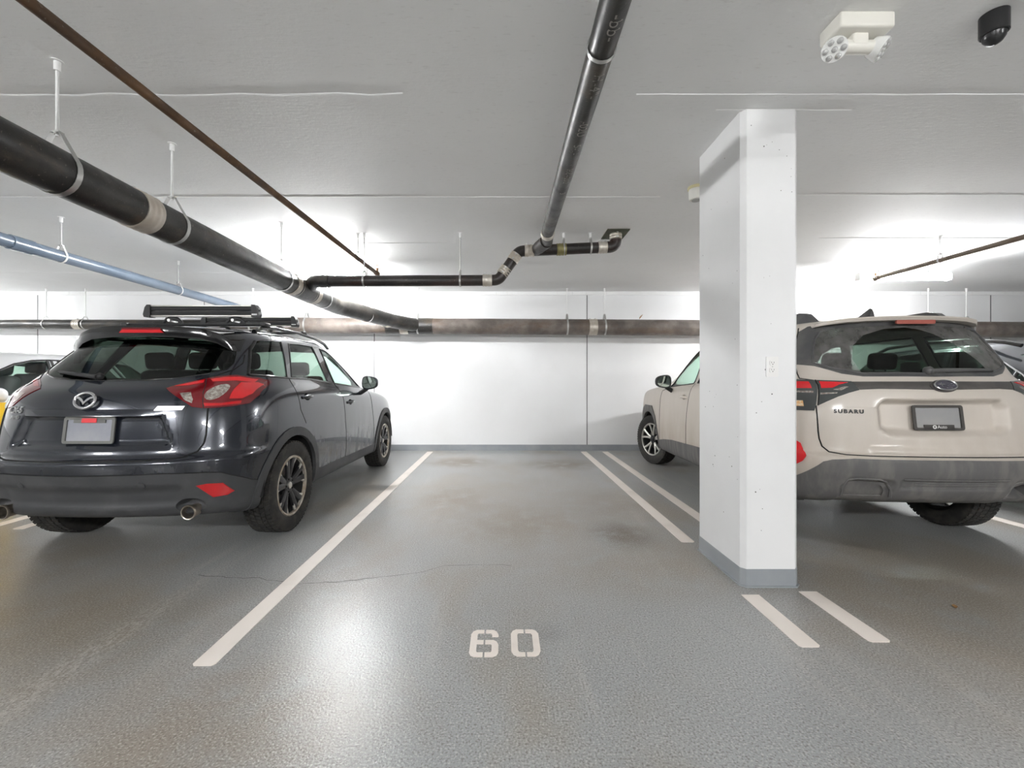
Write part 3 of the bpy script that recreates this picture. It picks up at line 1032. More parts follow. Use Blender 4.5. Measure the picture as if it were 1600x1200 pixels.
SUBARU = dict(
    taper=[(0, .99), (.5, .995), (1.0, 1.0), (3.6, 1.0), (4.1, .985), (4.65, .95)],
    rings=[
        (.70, .30, 4.40, .35, .55, [(0, .42), (.7, .28), (4.0, .26), (4.6, .28)]),
        (.86, .13, 4.52, .36, .55, [(0, .425), (.7, .28), (4.0, .26), (4.6, .26)]),
        (.895, .070, 4.58, .38, .58, [(0, .455), (.7, .34), (4.0, .31), (4.6, .31)]),
        (.910, .025, 4.62, .40, .60, [(0, .545), (1, .47), (4.6, .47)]),
        (.915, .000, 4.64, .40, .60, [(0, .62), (4.6, .60)]),
        (.917, .000, 4.65, .40, .60, [(0, .675), (4.6, .68)]),
        (.917, .008, 4.65, .40, .60, [(0, .702), (4.6, .74)]),
        (.917, .050, 4.64, .40, .60, [(0, .712), (4.6, .78)]),
        (.917, .064, 4.63, .40, .60, [(0, .745), (4.6, .82)]),
        (.915, .078, 4.62, .40, .60, [(0, .90), (4.6, .88)]),
        (.910, .094, 4.60, .41, .60, [(0, 1.04), (3.6, 1.0), (4.6, .94)]),
        (.900, .108, 4.56, .42, .60, [(0, 1.13), (3.6, 1.07), (4.6, 1.0)]),
        (.885, .128, 4.45, .42, .60, [(0, 1.19), (3.4, 1.12), (4.6, 1.04)]),
        (.862, .160, 4.00, .42, .60, [(0, 1.225), (3.2, 1.15), (4.6, 1.06)]),
        (.838, .190, 3.55, .41, .55, [(0, 1.25), (3.0, 1.175), (4.0, 1.10)]),
        (.815, .232, 3.30, .37, .50, [(0, 1.325), (2.8, 1.26), (3.4, 1.18)]),
        (.772, .315, 2.98, .34, .46, [(0, 1.465), (2.6, 1.43), (3.0, 1.37)]),
        (.734, .392, 2.66, .31, .42, [(0, 1.585), (2.2, 1.59), (2.8, 1.54)]),
        (.710, .430, 2.52, .29, .40, [(0, 1.630), (1.3, 1.645), (2.2, 1.64), (2.7, 1.60)]),
        (.655, .430, 2.44, .27, .36, [(0, 1.658), (1.3, 1.676), (2.2, 1.67), (2.7, 1.64)]),
        (.500, .440, 2.38, .24, .30, [(0, 1.672), (1.3, 1.69), (2.2, 1.685), (2.7, 1.66)]),
        (.260, .455, 2.32, .18, .25, [(0, 1.680), (1.3, 1.698), (2.2, 1.696), (2.7, 1.67)]),
        (.0, .465, 2.28, .15, .20, [(0, 1.682), (1.3, 1.70), (2.2, 1.698), (2.7, 1.675)]),
    ], relief=[subaru_relief], axles=(.97, 3.64), tyre_r=.358)
#END_SURF
# ================================================================== cars: cutting the surface into panels
from mathutils.interpolate import poly_3d_calc

class Patch:
    def __init__(s, V=None, N=None, F=None):
        s.V, s.N, s.F = V or [], N or [], F or []
    def copy(s):
        return Patch([v.copy() for v in s.V], [n.copy() for n in s.N], list(s.F))
    def mirror(s):
        fx_ = lambda v: Vector((-v.x, v.y, v.z))
        return Patch([fx_(v) for v in s.V], [fx_(n) for n in s.N], [tuple(reversed(f)) for f in s.F])
    def plus(s, o):
        k = len(s.V)
        return Patch(s.V + o.V, s.N + o.N, s.F + [tuple(i + k for i in f) for f in o.F])
    def both(s):
        return s.plus(s.mirror())
    def offset(s, d):
        s.V = [v + n * d for v, n in zip(s.V, s.N)]
        return s
    def rim(s, depth):
        """turn the free edges inwards so the panel has an edge of its own"""
        cnt = {}
        for f in s.F:
            for i in range(len(f)):
                a, b_ = f[i], f[(i + 1) % len(f)]
                k = (min(a, b_), max(a, b_))
                cnt[k] = None if k in cnt else (a, b_)
        for e in cnt.values():
            if e is None:
                continue
            a, b_ = e
            if abs(s.V[a].x) < 1e-4 and abs(s.V[b_].x) < 1e-4:
                continue
            va, vb, na, nb = s.V[a], s.V[b_], s.N[a], s.N[b_]
            out = (vb - va).cross(na)
            if out.length < 1e-9:
                continue
            out.normalize()
            k = len(s.V)
            s.V += [va.copy(), vb.copy(), vb - nb * depth, va - na * depth]
            s.N += [out] * 4
            s.F.append((k + 1, k, k + 3, k + 2))
        return s
    def walls(s, depth):
        k = len(s.F)
        s.rim(depth)
        s.F = s.F[k:]
        return s
    def build(s, name, mat, parent):
        me = bpy.data.meshes.new(name)
        me.from_pydata([tuple(v) for v in s.V], [], s.F)
        me.update()
        for p in me.polygons:
            p.use_smooth = True
        me.normals_split_custom_set_from_vertices([tuple(n) for n in s.N])
        me.materials.append(mat)
        return link(name, me, parent)

def in_poly(p, poly):
    x, y = p
    ins = False
    j = len(poly) - 1
    for i in range(len(poly)):
        xi, yi = poly[i]
        xj, yj = poly[j]
        if (yi > y) != (yj > y) and x < (xj - xi) * (y - yi) / (yj - yi) + xi:
            ins = not ins
        j = i
    return ins

AX = {'side': (1, 2), 'rear': (0, 2), 'top': (0, 1)}

class Body:
    def __init__(s, spec, nu_rear=10, nu=6, nt=6):
        S = car_surface(spec, nu_rear, nu, nt)
        R, N, _ = S.shape
        du = np.gradient(S, axis=1)
        dt = np.gradient(S, axis=0)
        nr = np.cross(du, dt)
        ln = np.linalg.norm(nr, axis=2, keepdims=True)
        nr = nr / np.maximum(ln, 1e-9)
        nr[:, 0, 0] = 0; nr[:, -1, 0] = 0; nr[-1, :, 0] = 0
        # the crown row: use the row below it, flattened
        nr[-1] = nr[-2]; nr[-1, :, 0] = 0
        nr /= np.maximum(np.linalg.norm(nr, axis=2, keepdims=True), 1e-9)
        s.mv = [Vector(p) for p in S.reshape(-1, 3)]
        s.mn = [Vector(p) for p in nr.reshape(-1, 3)]
        s.mf = [(i * N + j, i * N + j + 1, (i + 1) * N + j + 1, (i + 1) * N + j) for i in range(R - 1) for j in range(N - 1)]
        s.bvh = BVHTree.FromPolygons(s.mv, s.mf)
        s.bm = bmesh.new()
        bv = [s.bm.verts.new(v) for v in s.mv]
        for f in s.mf:
            try:
                s.bm.faces.new([bv[i] for i in f])
            except ValueError:
                pass
    def normal(s, p):
        loc, n, idx, d = s.bvh.find_nearest(p)
        f = s.mf[idx]
        try:
            w = poly_3d_calc([s.mv[i] for i in f], loc)
            q = sum((s.mn[i] * wi for i, wi in zip(f, w)), Vector())
            if q.length > 1e-6:
                return q.normalized()
        except Exception:
            pass
        return s.mn[f[0]].copy()
    def cast(s, proj, a, b_, x_hint=None):
        """point on the right half of the body seen along an axis"""
        if proj == 'rear':
            o, d = Vector((max(a, 1e-4), -1, b_)), Vector((0, 1, 0))
        elif proj == 'front':
            o, d = Vector((max(a, 1e-4), 7, b_)), Vector((0, -1, 0))
        elif proj == 'side':
            o, d = Vector((2, a, b_)), Vector((-1, 0, 0))
        else:
            o, d = Vector((max(a, 1e-4), b_, 3)), Vector((0, 0, -1))
        loc, n, i, dist = s.bvh.ray_cast(o, d)
        return loc
    def cut(s, proj, poly, cond=None):
        ia, ib = AX[proj]
        us_, ws_ = [p[0] for p in poly], [p[1] for p in poly]
        m = .06
        u0, u1, w0, w1 = min(us_) - m, max(us_) + m, min(ws_) - m, max(ws_) + m
        F = []
        for f in s.bm.faces:
            c = f.calc_center_median()
            if u0 < c[ia] < u1 and w0 < c[ib] < w1 and (cond is None or cond(c)):
                F.append(f)
        for i in range(len(poly)):
            a, b_ = poly[i], poly[(i + 1) % len(poly)]
            du, dw = b_[0] - a[0], b_[1] - a[1]
            if du * du + dw * dw < 1e-12:
                continue
            no = Vector((0, 0, 0))
            no[ia], no[ib] = dw, -du
            co = Vector((0, 0, 0))
            co[ia], co[ib] = a
            eu0, eu1, ew0, ew1 = min(a[0], b_[0]), max(a[0], b_[0]), min(a[1], b_[1]), max(a[1], b_[1])
            cand, rest = [], []
            for f in F:
                fu = [v.co[ia] for v in f.verts]
                fw = [v.co[ib] for v in f.verts]
                if max(fu) >= eu0 - 1e-5 and min(fu) <= eu1 + 1e-5 and max(fw) >= ew0 - 1e-5 and min(fw) <= ew1 + 1e-5:
                    cand.append(f)
                else:
                    rest.append(f)
            if not cand:
                continue
            es = list({e for f in cand for e in f.edges})
            vs_ = list({v for f in cand for v in f.verts})
            old = set(cand)
            r = bmesh.ops.bisect_plane(s.bm, geom=cand + es + vs_, dist=1e-6, plane_co=co, plane_no=no.normalized())
            new = [g_ for g_ in r['geom'] if isinstance(g_, bmesh.types.BMFace)]
            F = [f for f in set(rest) | old | set(new) if f.is_valid]
        return [f for f in F if in_poly((f.calc_center_median()[ia], f.calc_center_median()[ib]), poly)
                and (cond is None or cond(f.calc_center_median()))]
    def take(s, faces):
        idx, V, N, FF = {}, [], [], []
        for f in faces:
            t = []
            for v in f.verts:
                if v not in idx:
                    idx[v] = len(V)
                    V.append(v.co.copy())
                    N.append(s.normal(v.co))
                t.append(idx[v])
            FF.append(tuple(t))
        bmesh.ops.delete(s.bm, geom=faces, context='FACES')
        return Patch(V, N, FF)
    def region(s, proj, poly, cond=None):
        return s.take(s.cut(proj, poly, cond))
    def rest(s):
        return s.take(list(s.bm.faces))
    def line(s, proj, pts, off=0.0, step=.03, closed=False):
        """polyline in a view, laid onto the body"""
        out = []
        P = list(pts) + ([pts[0]] if closed else [])
        for i in range(len(P) - 1):
            a, b_ = P[i], P[i + 1]
            L_ = math.hypot(b_[0] - a[0], b_[1] - a[1])
            n = max(1, int(L_ / step))
            for k in range(n):
                t = k / n
                q = s.cast(proj, a[0] + (b_[0] - a[0]) * t, a[1] + (b_[1] - a[1]) * t)
                if q is not None:
                    out.append(q + s.normal(q) * off)
        if not closed:
            q = s.cast(proj, *P[-1])
            if q is not None:
                out.append(q + s.normal(q) * off)
        return out

def flip(pts):
    return [Vector((-p.x, p.y, p.z)) for p in pts]

def seam(body, proj, pts, name, mat, parent, r=.0032, off=-.0004, both=True, step=.03):
    """panel gap / trim bead on both sides of the car (or joined across the centre line)"""
    P = body.line(proj, pts, off, step)
    if len(P) < 2:
        return
    if both == 'centre':
        MB().tube(list(reversed(flip(P)))[:-1] + P, r, 6).build(name, mat, parent, 60)
        return
    MB().tube(P, r, 6).build(name, mat, parent, 60)
    if both:
        MB().tube(flip(P), r, 6).build(name, mat, parent, 60)

def on_surface(body, proj, a, b_, me, name, mat, parent, off=.001, sx=1):
    """lay a flat mesh (XY) on the body at a rear-view position; keeps its up direction"""
    p = body.cast(proj, abs(a), b_)
    n = body.normal(p)
    if a < 0:
        p = Vector((-p.x, p.y, p.z)); n = Vector((-n.x, n.y, n.z))
    ez = n
    ex = Vector((0, 0, 1)).cross(ez)
    ex.normalize()
    ey = ez.cross(ex)
    if isinstance(me, MB):
        me.v = [tuple(p + ex * q[0] + ey * q[1] + ez * (q[2] + off)) for q in me.v]
        return me.build(name, mat, parent, 40)
    for v in me.vertices:
        q = v.co.copy()
        v.co = p + ex * q.x + ey * q.y + ez * (q.z + off)
    me.materials.clear()
    me.materials.append(mat)
    return link(name, me, parent)

# ------------------------------------------------------------------ car materials
m_gap = M('panel_gap', (.006, .006, .006), .8)
m_black_gloss = M('gloss_black', (.008, .008, .009), .12, 0, .6)
m_black_plastic = M('black_trim', (.022, .022, .023), .5)
m_rubber = MN('tyre_rubber', (.020, .019, .018), (.040, .036, .031), 14, rough=.8)
m_liner = M('wheel_liner', (.012, .012, .012), .9)
m_rim_dk = M('rim_dark', (.045, .045, .048), .35, .6)
m_rim_lt = M('rim_machined', (.62, .60, .56), .28, .9)
m_rim_dirty = MN('rim_lip', (.35, .29, .22), (.55, .52, .47), 9, rough=.4, metal=.7)
m_chrome = M('chrome', (.62, .62, .63), .16, 1.0)
m_disc = M('brake_disc', (.25, .24, .23), .4, .8)
m_seat = M('seat_cloth', (.022, .022, .024), .8)
m_seat2 = M('interior_trim', (.05, .05, .052), .7)
m_mirror = M('mirror_glass', (.62, .72, .66), .02, 1.0)
m_glass_quarter = glassmat('dark_quarter_glass', (.20, .25, .22))
m_glass_dark = glassmat('privacy_glass', (.38, .47, .42))
m_glass_rear = glassmat('rear_screen_glass', (.21, .26, .23))
m_glass_green = glassmat('green_tint_glass', (.74, .90, .82))

def red_lens(name, col, rough=.08):
    m, g, b = newmat(name)
    b.inputs['Base Color'].default_value = (*col, 1)
    b.inputs['Roughness'].default_value = rough
    b.inputs['Coat Weight'].default_value = 1.0
    b.inputs['Coat Roughness'].default_value = .02
    b.inputs['Subsurface Weight'].default_value = .0
    return m
m_red = red_lens('red_lens', (.50, .006, .010))
m_red_dk = red_lens('dark_red_lens', (.16, .006, .010))
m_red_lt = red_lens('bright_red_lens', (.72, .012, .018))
m_lamp_clear = MN('lamp_reflector', (.42, .34, .30), (.78, .74, .68), 60, rough=.12, metal=.6, coat=1)
m_amber = MN('amber_bulb', (.75, .42, .18), (.80, .66, .45), 60, rough=.2, coat=1)

def paint(name, c1, c2, metal, dirt_col, dirt, rough=.28, zlo=.35, zhi=1.0, coat=1.0, coat_rough=.03):
    """metallic lacquer under road dust: dust sits on the lower flanks and in streaks"""
    m, g, b = newmat(name)
    v = g.coord()
    sep = g.new('ShaderNodeSeparateXYZ')
    g.l.new(v, sep.inputs[0])
    n1 = g.noise(g.scale(v, (3, 3, .8)), 3.0, 6, .6)
    hgt = g.ramp(sep.outputs[2], zhi, zlo, .12, 1.0)
    w = g.math('MULTIPLY', g.ramp(n1, .25, .75, .35, 1.0), hgt)
    w = g.math('MULTIPLY', w, dirt)
    fl = g.ramp(g.noise(v, 1.3, 2), .3, .7)
    colr = g.mix(fl, c1, c2)
    g.put(b.inputs['Base Color'], g.mix(w, colr, dirt_col))
    b.inputs['Metallic'].default_value = metal
    g.put(b.inputs['Roughness'], g.ramp(w, 0, .7, rough, .62))
    g.put(b.inputs['Coat Weight'], g.ramp(w, 0, .6, coat, coat * .15))
    b.inputs['Coat Roughness'].default_value = coat_rough
    return m

def tyre_wheel(root, x, y, R, style, steer=0.0, width=.225):
    """wheel part: tyre mesh with rim, spokes, hub and disc as sub-parts"""
    sgn = 1 if x > 0 else -1
    rim_r = R * .66
    hw = width / 2
    key = (round(R, 3), style, width)
    mt = MB()
    prof = [(-hw * .82, rim_r), (-hw * .95, rim_r + .02), (-hw * 1.0, rim_r + .055), (-hw * .97, R - .030), (-hw * .86, R - .010), (-hw * .6, R - .006),
            (hw * .6, R - .006), (hw * .86, R - .010), (hw * .97, R - .030), (hw * 1.0, rim_r + .055), (hw * .95, rim_r + .02), (hw * .82, rim_r)]
    mt.lathe(prof, (0, 0, 0), (1, 0, 0), 64, closed=True)
    nb = 58
    for row, (xa, xb) in enumerate([(-.88, -.56), (-.50, -.22), (-.17, .17), (.22, .50), (.56, .88)]):
        for k in range(nb):
            a0 = 2 * PI * (k + .5 * (row % 2)) / nb
            a1 = a0 + 2 * PI / nb * .72
            sk = .35 * 2 * PI / nb * (1 if row in (0, 1) else -1 if row in (3, 4) else .6)
            ro = R + .002 if 0 < row < 4 else R - .001
            ri = R - .012
            V = []
            for (aa, ss) in ((a0, 0), (a1, 0)):
                for xx, q in ((xa, 0), (xb, 1)):
                    for rr in (ri, ro):
                        V.append((xx * hw, rr * math.cos(aa + sk * q), rr * math.sin(aa + sk * q)))
            mt.add(V, [(0, 1, 3, 2), (4, 6, 7, 5), (0, 4, 5, 1), (2, 3, 7, 6), (1, 5, 7, 3)])
    w = mt.build('wheel', m_rubber, root, 30)
    w.location = (x, y, R)
    w.rotation_euler = (0, 0, (0 if sgn > 0 else PI) + steer)
    # rim barrel and lip
    MB().lathe([(hw * .86, rim_r + .006), (hw * .92, rim_r - .002), (hw * .88, rim_r - .014), (hw * .70, rim_r - .018)], (0, 0, 0), (1, 0, 0), 56, caps=False).build('rim_lip', m_rim_dirty if style == 'ten' else m_rim_lt, w, 50)
    bar = MB()
    bar.lathe([(hw * .78, rim_r - .012), (hw * .3, rim_r - .03), (-hw * .8, rim_r - .02), (-hw * .86, rim_r + .004)], (0, 0, 0), (1, 0, 0), 48)
    bar.f = [f for f in bar.f if len(f) == 4]
    bar.build('rim_barrel', m_liner, w, 50)
    MB().lathe([(hw * .02, .155), (hw * .10, .155), (hw * .10, .06), (hw * .02, .06)], (0, 0, 0), (1, 0, 0), 40, closed=True).build('brake_disc', m_disc, w, 40)
    MB().lathe([(-hw * .3, .075), (hw * .42, .075), (hw * .60, .066), (hw * .66, .05), (hw * .62, .034), (hw * .62, 0)], (0, 0, 0), (1, 0, 0), 24).build('hub', m_rim_dk, w, 40)
    MB().lathe([(hw * .60, .028), (hw * .70, .027), (hw * .72, .02), (hw * .725, 0)], (0, 0, 0), (1, 0, 0), 20).build('hub_cap', m_rim_lt if style == 'ten' else m_rim_dk, w, 40)
    for k in range(5):
        a = 2 * PI * (k + .5) / 5
        MB().cyl((hw * .60, .052 * math.cos(a), .052 * math.sin(a)), (hw * .70, .052 * math.cos(a), .052 * math.sin(a)), .008, 6).build('wheel_nut', m_liner, w, 0)
    def spoke(a_in, a_out, w_in, w_out, mat, x_in=.62, x_out=.80, r0=.05, r1=None, th=.022, name='spoke'):
        r1 = r1 or rim_r - .008
        rings = []
        for t in (0, .35, .7, 1.0):
            r = r0 + (r1 - r0) * t
            a = a_in + (a_out - a_in) * t
            ww = (w_in + (w_out - w_in) * t) / 2
            xx = hw * (x_in + (x_out - x_in) * t ** .8)
            c, s_ = math.cos(a), math.sin(a)
            tg = (-s_, c)
            q = [(xx - th, -ww), (xx - .004, -ww), (xx, -ww * .55), (xx, ww * .55), (xx - .004, ww), (xx - th, ww)]
            rings.append([(u, r * c + tg[0] * v_, r * s_ + tg[1] * v_) for u, v_ in q])
        return MB().loft(rings).build(name, mat, w, 40)
    if style == 'ten':
        for k in range(5):
            a = PI / 2 + 2 * PI * k / 5
            for s_ in (-1, 1):
                spoke(a + s_ * .16, a + s_ * .235, .040, .058, m_rim_dk)
                # machined wedge at the rim end
                spoke(a + s_ * .245, a + s_ * .37, .004, .026, m_rim_lt, .66, .825, .135, None, .016, 'machined_edge')
    elif style == 'split':
        for k in range(5):
            a = PI / 2 + 2 * PI * k / 5
            for s_ in (-1, 1):
                spoke(a + s_ * .10, a + s_ * .27, .026, .030, m_rim_lt, .62, .84)
            spoke(a, a, .05, .03, m_rim_dk, .55, .60, .04, rim_r * .55)
    else:
        for k in range(5):
            a = PI / 2 + 2 * PI * k / 5
            spoke(a, a, .05, .06, m_rim_lt, .6, .78)
    return w

def seat(root, x, y, w, h0, name='seat', bench=False):
    o = MB()
    R = Matrix.Rotation(math.radians(-16), 3, 'X')
    o.box((x, y + .28, h0 + .42), (w, .50, .16), None, .05)
    o.box((x, y - .02, h0 + .72), (w, .13, .60), Matrix.Rotation(math.radians(14), 3, 'X'), .05)
    o.build(name, m_seat, root, 50)
    xs = (x,) if not bench else (x - w * .33, x, x + w * .33)
    for xx in xs:
        hb = MB().box((xx, y - .14, h0 + 1.09), (.23, .09, .15), Matrix.Rotation(math.radians(8), 3, 'X'), .04)
        hb.cyl((xx - .05, y - .12, h0 + 1.04), (xx - .05, y - .09, h0 + .94), .007, 8)
        hb.cyl((xx + .05, y - .12, h0 + 1.04), (xx + .05, y - .09, h0 + .94), .007, 8)
        hb.build('headrest', m_seat, root, 50)

def interior(root, yr, yf, wr):
    seat(root, 0, yr, wr * 1.55, .30, 'rear_seat', True)
    for s_ in (-1, 1):
        seat(root, s_ * .355, yr + 1.0, .48, .26, 'front_seat')
    MB().box((0, yf, .93), (wr * 1.75, .42, .30), None, .07).build('dashboard', m_seat2, root, 50)
    c = Vector((-.37, yf - .34, .98))
    ring = []
    for k in range(28):
        a = 2 * PI * k / 28
        ring.append(c + Vector((.18 * math.cos(a), .18 * math.sin(a) * .35, .18 * math.sin(a) * .93)))
    st = MB().tube(ring, .014, 8, closed=True)
    st.box(c, (.30, .03, .05), None, .01)
    st.build('steering_wheel', m_seat, root, 50)
    MB().box((0, (yr + yf) / 2 + .1, .42), (wr * 1.7, yf - yr + .9, .05)).build('cabin_floor', m_seat, root, 0)

def arch_liner(root, y, R, z, x_in, x_out):
    for s_ in (-1, 1):
        mb = MB()
        V, F = [], []
        n = 20
        for k in range(n + 1):
            a = math.radians(2 + 176 * k / n)
            for xx in (x_in, x_out):
                V.append((s_ * xx, y + R * math.cos(a), z + R * math.sin(a)))
            V.append((s_ * x_in, y, z))
            if k:
                p = 3 * (k - 1)
                F += [(p, p + 3, p + 4, p + 1), (p, p + 2, p + 5, p + 3)]
        mb.add(V, F)
        mb.build('wheel_well', m_liner, root, 60)

def mirror_part(root, x, y, z, mat, sgn, w=.19, h=.15, d=.10):
    """door mirror: rounded shell with glass facing the rear, on a stalk"""
    rings = []
    n = 20
    for t, sc in ((-.0, .90), (.12, 1.0), (.45, .96), (.8, .74), (.97, .42), (1.0, .12)):
        ring = []
        for k in range(n):
            a = 2 * PI * k / n
            ca, sa = math.cos(a), math.sin(a)
            ex_ = abs(ca) ** .7 * (1 if ca > 0 else -1)
            ez_ = abs(sa) ** .7 * (1 if sa > 0 else -1)
            taper = 1 - .16 * (ex_ * sgn)
            ring.append((x + w / 2 * sc * ex_, y + d * t + .03 * ex_ * sgn * 0, z + h / 2 * sc * ez_ * taper))
        rings.append(ring)
    m_ = MB().loft(rings).build('door_mirror', mat, root, 50)
    gl = MB()
    ring = []
    for k in range(n):
        a = 2 * PI * k / n
        ca, sa = math.cos(a), math.sin(a)
        ex_ = abs(ca) ** .7 * (1 if ca > 0 else -1)
        ez_ = abs(sa) ** .7 * (1 if sa > 0 else -1)
        ring.append((x + w / 2 * .80 * ex_, z + h / 2 * .80 * ez_ * (1 - .16 * ex_ * sgn)))
    gl.prism(ring, (0, y + .002, 0), (1, 0, 0), (0, 0, 1), (0, -1, 0), .006)
    gl.build('mirror_glass', m_mirror, m_, 40)
    MB().tube([(x - sgn * w * .25, y + d * .5, z - h * .42), (x - sgn * w * .62, y + d * .6, z - h * .72), (x - sgn * w * .95, y + d * .6, z - h * .80)], [.030, .028, .03], 10).build('mirror_stalk', m_black_plastic, m_, 50)
    return m_

def bowl(body, proj, cu, cw, ru, rw, depth, name, mat, root, n=24):
    """cut an oval out of the body and set a real hollow into it, on both sides"""
    cond = (lambda c: c.x > .45) if proj == 'side' else (lambda c: c.y < .72)
    body.region(proj, [(cu + ru * math.cos(2 * PI * k / n), cw + rw * math.sin(2 * PI * k / n)) for k in range(n)], cond)
    rings = []
    for s_ in (1.0, .9, .75, .5, .25, .05):
        ring = []
        for k in range(n):
            a = 2 * PI * k / n
            p = body.cast(proj, cu + ru * s_ * math.cos(a), cw + rw * s_ * math.sin(a))
            ring.append(p - body.normal(p) * (depth * (1 - s_ ** 4)))
        rings.append(ring)
    for sg in (1, -1):
        rr = [[Vector((sg * p.x, p.y, p.z)) for p in r] for r in rings]
        V = [p for r in rr for p in r]
        F = [(i * n + k, i * n + (k + 1) % n, (i + 1) * n + (k + 1) % n, (i + 1) * n + k) for i in range(len(rr) - 1) for k in range(n)]
        F.append(tuple((len(rr) - 1) * n + k for k in range(n)))
        MB().add(V, F).build(name, mat, root, 60)

def door_handle(body, root, y, z, mat):
    p = body.cast('side', y, z)
    n = body.normal(p)
    for s_ in (-1, 1):
        fl_ = lambda v: Vector((s_ * v.x, v.y, v.z))
        bar = []
        for t in (-1, -.8, -.4, 0, .4, .8, 1):
            bar.append(fl_(p + n * (.030 * (1 - abs(t) ** 3)) + Vector((0, .095 * t, .004 * t))))
        MB().tube(bar, .012, 10, flat=(.014, .009, (0, 0, 1))).build('door_handle', mat, root, 50)

def circle_poly(cy, cz, r, n=36):
    return [(cy + r * math.cos(2 * PI * k / n), cz + r * math.sin(2 * PI * k / n)) for k in range(n)]
# ================================================================== dark navy SUV with ski carriers
m_navy = paint('navy_lacquer', (.010, .013, .022), (.014, .018, .030), .35, (.066, .066, .068), .30, .20, .35, 1.25)
m_clad = MN('grey_cladding', (.050, .051, .054), (.074, .074, .076), 3, rough=.55, spec=.4)

def finish_common(B, root, spec, mat, liner_r, wheel_style, steer=(0, 0), x_out=.80, detail=True):
    R = spec['tyre_r']
    for i, ya in enumerate(spec['axles']):
        arch_liner(root, ya, liner_r, R, .50, .90)
        for s_ in (-1, 1):
            tyre_wheel(root, s_ * x_out, ya, R, wheel_style, steer[i])
    MB().box((0, (spec['axles'][0] + spec['axles'][1]) / 2, .33), (1.20, 1.9, .10)).build('underbody', m_liner, root, 0)

